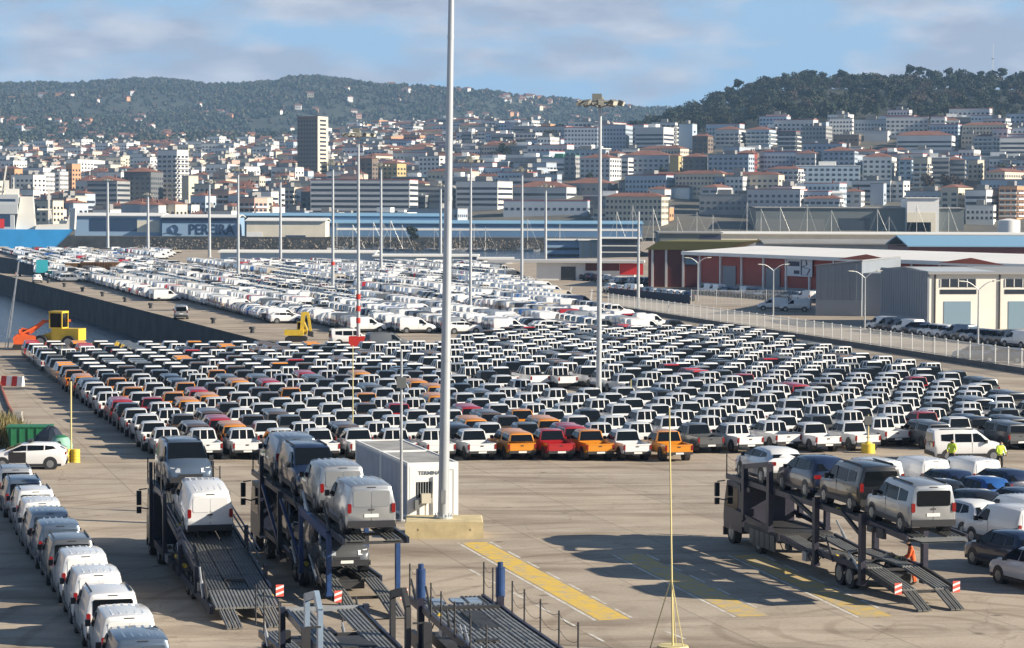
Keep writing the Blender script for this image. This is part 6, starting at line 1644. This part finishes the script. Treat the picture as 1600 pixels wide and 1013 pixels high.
# halls between the marina and the red warehouse
shed('market_hall', 'long low hall with cream roof edge before the marina', 1125, 1640, 362, 382, 900, 30, M_CREAM, RM['white'], [(0, 1, 3.2, 4.4, M_GSHEET)], z0=0, rise=.5)
shed('market_hall', 'hall with rows of slanted skylights behind the red warehouse', 1195, 1420, 377, 392, 760, 30, M_GSHEET, RM['flat grey'], [(.05, .25, 1.0, 2.4, M_WHITE)], z0=0, rise=1.0)
shed('market_hall', 'hall with blue folded roofs behind the red warehouse', 1420, 1660, 380, 398, 700, 40, M_DKRED, RM['blue'], z0=0, rise=2.6)
shed('market_hall', 'dark grey hall with a navy sign panel before the marina', 1030, 1126, 361, 385, 840, 26, mat('mall_grey', (0.12, 0.14, 0.145), 0.6), RM['flat grey'], [(.65, 1.0, .6, 4.6, M_SIGN)], z0=0, rise=.3)
shed('office_block', 'pale striped office block beside the fish market', 905, 935, 373, 402, 900, 18, M_FRAME, RM['white'], [(.1, .25, .5, 6.5, M_CREAM), (.5, .62, .5, 6.5, M_CREAM)], z0=0, rise=.2)
shed('office_block', 'low glazed blue office beside the pale striped block', 853, 905, 373, 402, 905, 18, M_BLUEL, RM['white'], [(0, 1, 2.5, 3.4, M_PANE), (0, 1, 4.8, 5.8, M_PANE)], z0=0, rise=.2)
shed('office_block', 'glazed pavilion between the striped block and the olive-roofed shed', 937, 1000, 370, 402, 880, 18, M_PANE, RM['white'], [(0, 1, 2.2, 2.6, M_FRAME), (0, 1, 4.4, 4.8, M_FRAME)], z0=0, rise=.2)
shed('terminal_building', 'long low pale terminal building at the back of the far lot', 344, 585, 393, 418, 690, 14, M_BLUEL, RM['white'], [(.03, .98, 2.4, 4.4, M_PANE)], z0=0, rise=.4)
shed('terminal_building', 'low white and navy terminal building right of the long pale one', 585, 745, 398, 418, 690, 14, M_BLUEL, RM['white'], [(.12, .48, 2.0, 3.4, M_BLUED), (.62, 1, .6, 2.4, M_WHITE)], z0=0, rise=.3)
shed('terminal_building', 'low white shed with a blue foot right of the terminal buildings', 748, 800, 402, 420, 680, 12, M_WHITE, RM['white'], [(0, 1, 2.0, 3.0, M_BLUEH)], z0=0, rise=.2)
# rubble breakwater before the market, quay rail
k = MB(); rr = random.Random(9)
for i in range(1500):
    X = rr.uniform(-165, 30); s = rr.uniform(.3, .8); x, y, z = X, 1120 + rr.uniform(-4, 4), -3.5 + rr.random() * 4.5
    p = [Vector((rr.uniform(-s, s), rr.uniform(-s, s), rr.uniform(-s, s))) + Vector((x, y, z)) for _ in range(4)]; k.add(p, [(0, 1, 2), (0, 2, 3), (0, 3, 1), (1, 3, 2)])
tag(k.obj('breakwater', mat('breakwater_rock', (0.15, 0.125, 0.10), 0.9, var=0.3, vscale=0.4)), 'rubble stone breakwater in front of the harbour sheds', 'breakwater', kind='stuff')
k = MB(); k.box(-330, 60, 1160, 1185, -5, 1.5); tag(k.obj('city_quay', M_QUAY), kind='structure')
# ---------------------------------------------------------------- sailing boats in the marina: hulls low behind the roofs, masts above
M_ALU = mat('mast_alu', (0.60, 0.60, 0.58), 0.4, metal=0.3)
hm = MB(); hm.loft([[(-.3, -5, .9), (0, -5, .2), (.3, -5, .9)], [(-1.5, -2, 1.0), (0, -2, -.4), (1.5, -2, 1.0)], [(-1.5, 1, 1.1), (0, 1, -.4), (1.5, 1, 1.1)], [(-.05, 5.4, 1.4), (0, 5.2, .3), (.05, 5.4, 1.4)]]); hm = hm.mesh('hull', [M_WHITE])
mm_ = MB(); mm_.cyl((0, .6, 1), (0, .6, 17), .16, .11, 6); mm_.bar((0, .6, 2.2), (0, -4.2, 2.3), .14); mm_.bar((-1.1, .6, 9), (1.1, .6, 9), .08); mm_.cyl((0, 5.2, 1.3), (0, .6, 16), .04, n=4); mm_.cyl((0, -5, 1), (0, .6, 16.8), .04, n=4); mm_ = mm_.mesh('mast', [M_ALU])
rs = random.Random(31)
for px, yt in [(1262, 318), (1300, 327), (1372, 325), (1390, 337), (1433, 318), (1483, 320), (1220, 322), (1168, 315), (1190, 325), (1115, 335), (1090, 330), (1060, 338), (990, 320), (965, 330), (1022, 325), (876, 350), (760, 355), (742, 350), (720, 358), (612, 345), (601, 350), (585, 348), (553, 352), (528, 348), (630, 352), (680, 356), (826, 342)]:
    Y = 1245 if px > 1080 else 1130; X = (px - CXP) / FPX * Y; h = CAM_H + (YH - yt) / FPX * Y
    t = thing('sailing_boat', 'moored white sailing boat with a bare mast in the marina', 'boat', (X, Y, -4.1 if px < 1080 else 1.2), R(rs.uniform(60, 120)), 'moored sailing boats'); s = max(.6, (h - t.location.z) / 17)
    o = put('hull', hm, t); o = put('mast', mm_, t); o.scale = (1, 1, s)
# ---------------------------------------------------------------- ship at the left edge
sh = thing('cargo_ship', 'blue-hulled ship with white superstructure moored at the far quay', 'ship', A(40, 392, 930), R(7)); sh.location.z = -4.2
s_ = 930 / FPX
def SX(px): return (px - 40) * s_
def SZ(py): return CAM_H + (YH - py) / FPX * 930 + 4.2
k = MB(); k.prism([(SX(-160), 0), (SX(66), 0), (SX(114), SZ(361)), (SX(-160), SZ(361))], 'y', -7, 7); k.obj('hull', mat('ship_blue', (0.03, 0.27, 0.60), 0.45, var=0.12, vscale=0.15), sh)
M_SHIPW = mat('ship_white', (0.74, 0.72, 0.66), 0.5, var=0.05, vscale=0.2)
k = MB(); k.prism([(SX(56), SZ(361)), (SX(116), SZ(361)), (SX(118), SZ(328)), (SX(112), SZ(328)), (SX(104), SZ(352)), (SX(58), SZ(354))], 'y', -6.5, 6.5); k.obj('bulwark', M_SHIPW, sh)
k = MB(); k.prism([(SX(25), SZ(361)), (SX(56), SZ(361)), (SX(52), SZ(310)), (SX(33), SZ(310))], 'y', -3, 3); k.obj('funnel', M_SHIPW, sh)
k = MB(); k.box(SX(-120), SX(24), -6, 6, SZ(361), SZ(337)); k.box(SX(-120), SX(29), -6.3, 6.3, SZ(337), SZ(322)); k.box(SX(-120), SX(30), -5.5, 5.5, SZ(322), SZ(307)); k.obj('deckhouse', mat('ship_grey', (0.42, 0.45, 0.48), 0.5), sh)
k = MB(); k.box(SX(-120), SX(18), -6.04, -6, SZ(357), SZ(338)); k.box(SX(-100), SX(26), -5.54, -5.5, SZ(318), SZ(314)); k.obj('window_band', M_BLUED, sh)
k = MB(); k.box(SX(1), SX(9), -6.2, -6.05, SZ(359), SZ(345)); k.obj('red_door', mat('signal_red', (0.6, 0.03, 0.03), 0.5), sh)
k = MB(); k.bar((SX(76), 0, SZ(358)), (SX(76), 0, SZ(297)), .7); k.bar((SX(58), 0, SZ(330)), (SX(80), 0, SZ(330)), .6); k.bar((SX(78), 0, SZ(332)), (SX(81), 0, SZ(355)), .6); k.obj('derrick', M_SHIPW, sh)
k = MB(); k.bar((SX(4), 0, SZ(307)), (SX(11), 0, SZ(262)), .5); k.bar((SX(11), 0, SZ(300)), (SX(11), 0, SZ(285)), 1.6); k.bar((SX(22), 0, SZ(307)), (SX(22), 0, SZ(280)), .4); k.box(SX(9), SX(30), -1, 1, SZ(307), SZ(298)); k.obj('radar_mast', M_SHIPW, sh)
k = MB(); k.box(SX(92), SX(102), -2, 2, SZ(356), SZ(347)); k.obj('winch_house', M_SHIPW, sh)
# aerial on the wooded hill
k = MB(); k.cyl((0, 0, 0), (0, 0, 42), .35, .2, 6); k.box(-.9, .9, -.9, .9, 28, 29)
X = (1547 - CXP) / FPX * 2350; tag(k.obj('radio_aerial', M_STEEL, None, (X, 2350, tz(X, 2350))), 'thin radio aerial rising over the wooded hill', 'aerial')
# ================================================================ trees
M_LEAF = [mat('leaf_dark', (0.014, 0.024, 0.013), 0.8), mat('leaf_mid', (0.024, 0.038, 0.018), 0.8), mat('leaf_olive', (0.042, 0.046, 0.022), 0.8), mat('leaf_bare_brown', (0.060, 0.045, 0.034), 0.9)]
M_BARK = mat('bark', (0.07, 0.055, 0.04), 0.9)
def crown_arrays(seed, kind, n=420):
    r = np.random.RandomState(seed); V = []; lobes = []
    if kind == 'pine':                                  # umbrella pine: flat tiers on a bare stem
        for i in range(8): a = r.rand() * 6.28; q = r.rand() * 3.4; lobes.append((math.cos(a) * q, math.sin(a) * q, 11 + r.rand() * 3.6, 2.4, 1.15))
    elif kind == 'cypress':
        for i in range(8): lobes.append((r.randn() * .2, r.randn() * .2, 2 + i * 1.6, 1.9 - i * .19, 1.5))
    else:
        for i in range(10): a = r.rand() * 6.28; q = r.rand() ** .6 * 3.6; lobes.append((math.cos(a) * q, math.sin(a) * q, 4.5 + r.rand() * 7.0, 2.7, 2.2))
    L_ = len(lobes); per = n // L_
    for lx, ly, lz, rh, rv in lobes:
        d = r.randn(per, 3); d /= np.linalg.norm(d, axis=1)[:, None]; rad = r.rand(per) ** .35
        c = d * rad[:, None] * np.array([rh, rh, rv]) + np.array([lx, ly, lz])
        for p in c:
            u = r.randn(3); u /= np.linalg.norm(u); w = np.cross(u, r.randn(3)); w /= np.linalg.norm(w); s = .32 + r.rand() * .42
            V += [p - u*s - w*s*.6, p + u*s - w*s*.6, p + u*s*.8 + w*s*.7, p - u*s*.8 + w*s*.7]
    V = np.array(V); return V, np.arange(len(V)).reshape(-1, 4)
def trunk_mb(kind, seed):
    r = random.Random(seed); k = MB(); h = 11 if kind == 'pine' else 4 if kind == 'cypress' else 6
    k.cyl((0, 0, -2), (.2, .1, h * .6), .42, .30, 7); k.cyl((.2, .1, h * .6), (.1, 0, h), .30, .18, 7)
    for i in range(4 if kind != 'cypress' else 0):
        a = r.random() * 6.28; k.cyl((.1, 0, h * (.7 + .07 * i)), (math.cos(a) * 2.6, math.sin(a) * 2.6, h + 1.5), .14, .05, 5)
    return k
TREES = []
for i, (kind, leaf) in enumerate((('broad', 0), ('broad', 1), ('pine', 0), ('pine', 1), ('broad', 2), ('broad', 3), ('cypress', 0))):
    v, f = crown_arrays(40 + i, kind, 520); TREES.append((np_mesh('crown', v, f, [M_LEAF[leaf]]), trunk_mb(kind, i).mesh('trunk', [M_BARK]), v, f, kind, leaf))
def tree(ti, loc, s, rz, label, group=None, name='tree'):
    t = thing(name, label, 'tree', loc, rz, group); t.scale = (s, s, s); put('trunk', TREES[ti][1], t); put('crown', TREES[ti][0], t); return t
rt = random.Random(77)
NM = {'pine': 'umbrella pine', 'broad': 'leafy tree', 'cypress': 'cypress'}
# trees one can tell apart on the skyline of the wooded hill
for px, ti, s, dy in ((1252, 2, .95, 0), (1266, 3, 1.1, 0), (1292, 5, .8, 0), (1347, 2, .6, 0), (1374, 0, .7, 0), (1418, 2, 1.35, 0), (1432, 3, 1.4, 10), (1448, 2, 1.2, 0), (1462, 0, 1.25, 0), (1480, 2, 1.3, 10), (1497, 0, 1.5, 0), (1512, 1, 1.3, 0),
                      (1528, 3, 1.1, 0), (1546, 2, 1.15, 0), (1562, 3, 1.2, 0), (1583, 6, 1.15, 0), (1598, 0, 1.2, 0), (1150, 2, 1.2, -40), (1184, 0, 1.25, -30), (1205, 1, 1.0, -20), (1228, 0, 1.0, -10), (1120, 0, 1.1, -40), (1085, 1, 1.1, -40), (1050, 0, 1.0, -40), (1010, 1, 1.2, -40), (1312, 5, .7, 0), (1325, 4, .6, 0), (1395, 1, .7, 0)):
    Y = 2330 + dy; X = (px - CXP) / FPX * Y
    lab = {'pine': 'umbrella pine on the skyline of the wooded hill', 'broad': 'round-crowned tree on the skyline of the wooded hill', 'cypress': 'pointed dark cypress on the skyline of the wooded hill'}[TREES[ti][4]]
    if TREES[ti][5] == 3: lab = 'bare brownish tree on the skyline of the wooded hill'
    tree(ti, (X, Y, tz(X, Y) - .5), s * rt.uniform(.95, 1.2), rt.uniform(0, 6), lab, 'skyline: ' + lab)
# trees within the city
for px, py, Y, ti, s in ((645, 384, 1125, 0, .62), (430, 250, 1850, 0, 1.0), (415, 252, 1800, 5, .9), (790, 246, 1800, 0, 1.3), (775, 250, 1790, 0, 1.0), (805, 244, 1820, 1, 1.2), (820, 240, 1850, 0, 1.1), (604, 262, 1650, 0, .8), (345, 262, 1700, 5, 1.1), (357, 268, 1690, 0, .9), (335, 295, 1500, 0, .9), (372, 292, 1500, 1, .8), (470, 262, 1700, 0, .8),
                         (1565, 300, 1540, 1, 1.1), (1575, 305, 1535, 0, 1.0), (1550, 298, 1545, 5, 1.0), (1448, 300, 1500, 5, .9), (1480, 302, 1490, 5, 1.0), (1495, 300, 1500, 5, .8), (922, 275, 1560, 0, .6), (1035, 272, 1580, 0, .7), (840, 228, 1900, 5, 1.2), (858, 224, 1920, 4, 1.1), (870, 215, 1950, 0, 1.2), (895, 200, 2000, 0, 1.2), (915, 196, 2020, 1, 1.2), (550, 250, 1780, 0, .8), (745, 300, 1500, 0, .5)):
    X = (px - CXP) / FPX * Y; z = tz(X, Y) if Y > 1200 else -1
    kn = {0: 'dark green', 1: 'mid green', 4: 'olive', 5: 'bare brownish', 2: 'dark green', 3: 'mid green', 6: 'dark'}[ti]
    if Y < 1200: tree(ti, (X, Y, z), s, 0, 'single dark round tree on the breakwater before the fish market')
    else: tree(ti, (X, Y, z), s, rt.uniform(0, 6), '%s tree between the houses of the city' % kn, 'city trees, ' + kn)
def wood(name, pts, label):
    VV = []; FF = []; MM = []; o = 0
    for x, y, z, s, ti in pts:
        v, f = TREES[ti][2], TREES[ti][3]; a = rt.random() * 6.28; c, sn = math.cos(a), math.sin(a)
        step = 1 if s > 0 else 1
        w = np.stack([(v[:, 0]*c - v[:, 1]*sn) * s + x, (v[:, 0]*sn + v[:, 1]*c) * s + y, v[:, 2] * s + z], 1)
        VV.append(w); FF.append(f + o); o += len(v); MM.append(np.full(len(f), TREES[ti][5]))
    me = np_mesh(name, np.concatenate(VV), np.concatenate(FF), M_LEAF, np.concatenate(MM))
    return tag(put(name, me), label, 'wood', kind='stuff')
pts = []
for i in range(640):
    Y = rt.uniform(1940, 2420); px = rt.uniform(900, 1640); X = (px - CXP) / FPX * Y
    lim = np.interp(px, [900, 980, 1060, 1640], [2120, 2010, 1960, 1950])
    if Y < lim: continue
    pts.append((X, Y, tz(X, Y) - 1.5, rt.uniform(.8, 1.35), rt.choice([0, 0, 1, 1, 4, 5, 0, 2])))
wood('wooded_hill_trees', pts, 'dense dark wood covering the hill above the city')
# far forest on the ridge: coarser crowns, thousands of them
rs_ = np.random.RandomState(4); base = []
d = rs_.randn(18, 3); d /= np.linalg.norm(d, axis=1)[:, None]
fv = []
for p in d:
    c = p * np.array([4.2, 4.2, 5.0]) * (.6 + .4 * rs_.rand()) + np.array([0, 0, 7.0]); u = rs_.randn(3); u /= np.linalg.norm(u); w = np.cross(u, p); w /= np.linalg.norm(w) + 1e-6; s = 2.0 + rs_.rand() * 1.4
    fv += [c - u*s - w*s, c + u*s - w*s, c + u*s + w*s, c - u*s + w*s]
fv = np.array(fv); ff = np.arange(len(fv)).reshape(-1, 4)
N = 17000; Yr = 3300 + 2350 * rs_.rand(N) ** .8; pxr = -60 + 1160 * rs_.rand(N); Xr = (pxr - CXP) / FPX * Yr
dens = .5 + .5 * np.sin(Xr / 190.0 + Yr / 260.0) * np.sin(Xr / 77.0 - Yr / 150.0 + 1.0); keep = rs_.rand(N) < (.25 + .75 * dens); keep |= np.abs(Yr - 5500) < 90
Xr, Yr = Xr[keep], Yr[keep]; Zr = terrain(Xr, Yr); S = .42 + .6 * rs_.rand(len(Xr)); an = rs_.rand(len(Xr)) * 6.28
ca, sa = np.cos(an), np.sin(an)
vx = (fv[None, :, 0]*ca[:, None] - fv[None, :, 1]*sa[:, None]) * S[:, None] + Xr[:, None]; vy = (fv[None, :, 0]*sa[:, None] + fv[None, :, 1]*ca[:, None]) * S[:, None] + Yr[:, None]; vz = fv[None, :, 2] * S[:, None] + Zr[:, None] - 2
vv = np.stack([vx.ravel(), vy.ravel(), vz.ravel()], 1); nf = (np.arange(len(Xr))[:, None, None] * len(fv) + ff[None]).reshape(-1, 4)
fm = np.repeat(rs_.choice([0, 1, 1, 2, 3], len(Xr)), len(ff))
tag(put('far_forest', np_mesh('far_forest', vv, nf, M_LEAF, fm)), 'far forest covering the hills behind the city', 'forest', kind='stuff')
# ================================================================ haze: the air between here and the hills
hz = MB(); hz.box(-2600, 2600, -60, 6700, -7, 345)
hm_ = bpy.data.materials.new('haze'); hm_.use_nodes = True; t_ = hm_.node_tree; t_.nodes.clear()
ho = t_.nodes.new('ShaderNodeOutputMaterial'); pv = t_.nodes.new('ShaderNodeVolumePrincipled')
pv.inputs['Color'].default_value = (0.40, 0.66, 1.0, 1); pv.inputs['Density'].default_value = HAZE
pv.inputs['Anisotropy'].default_value = 0.0
t_.links.new(pv.outputs['Volume'], ho.inputs['Volume'])
tag(hz.obj('haze', hm_), kind='stuff')
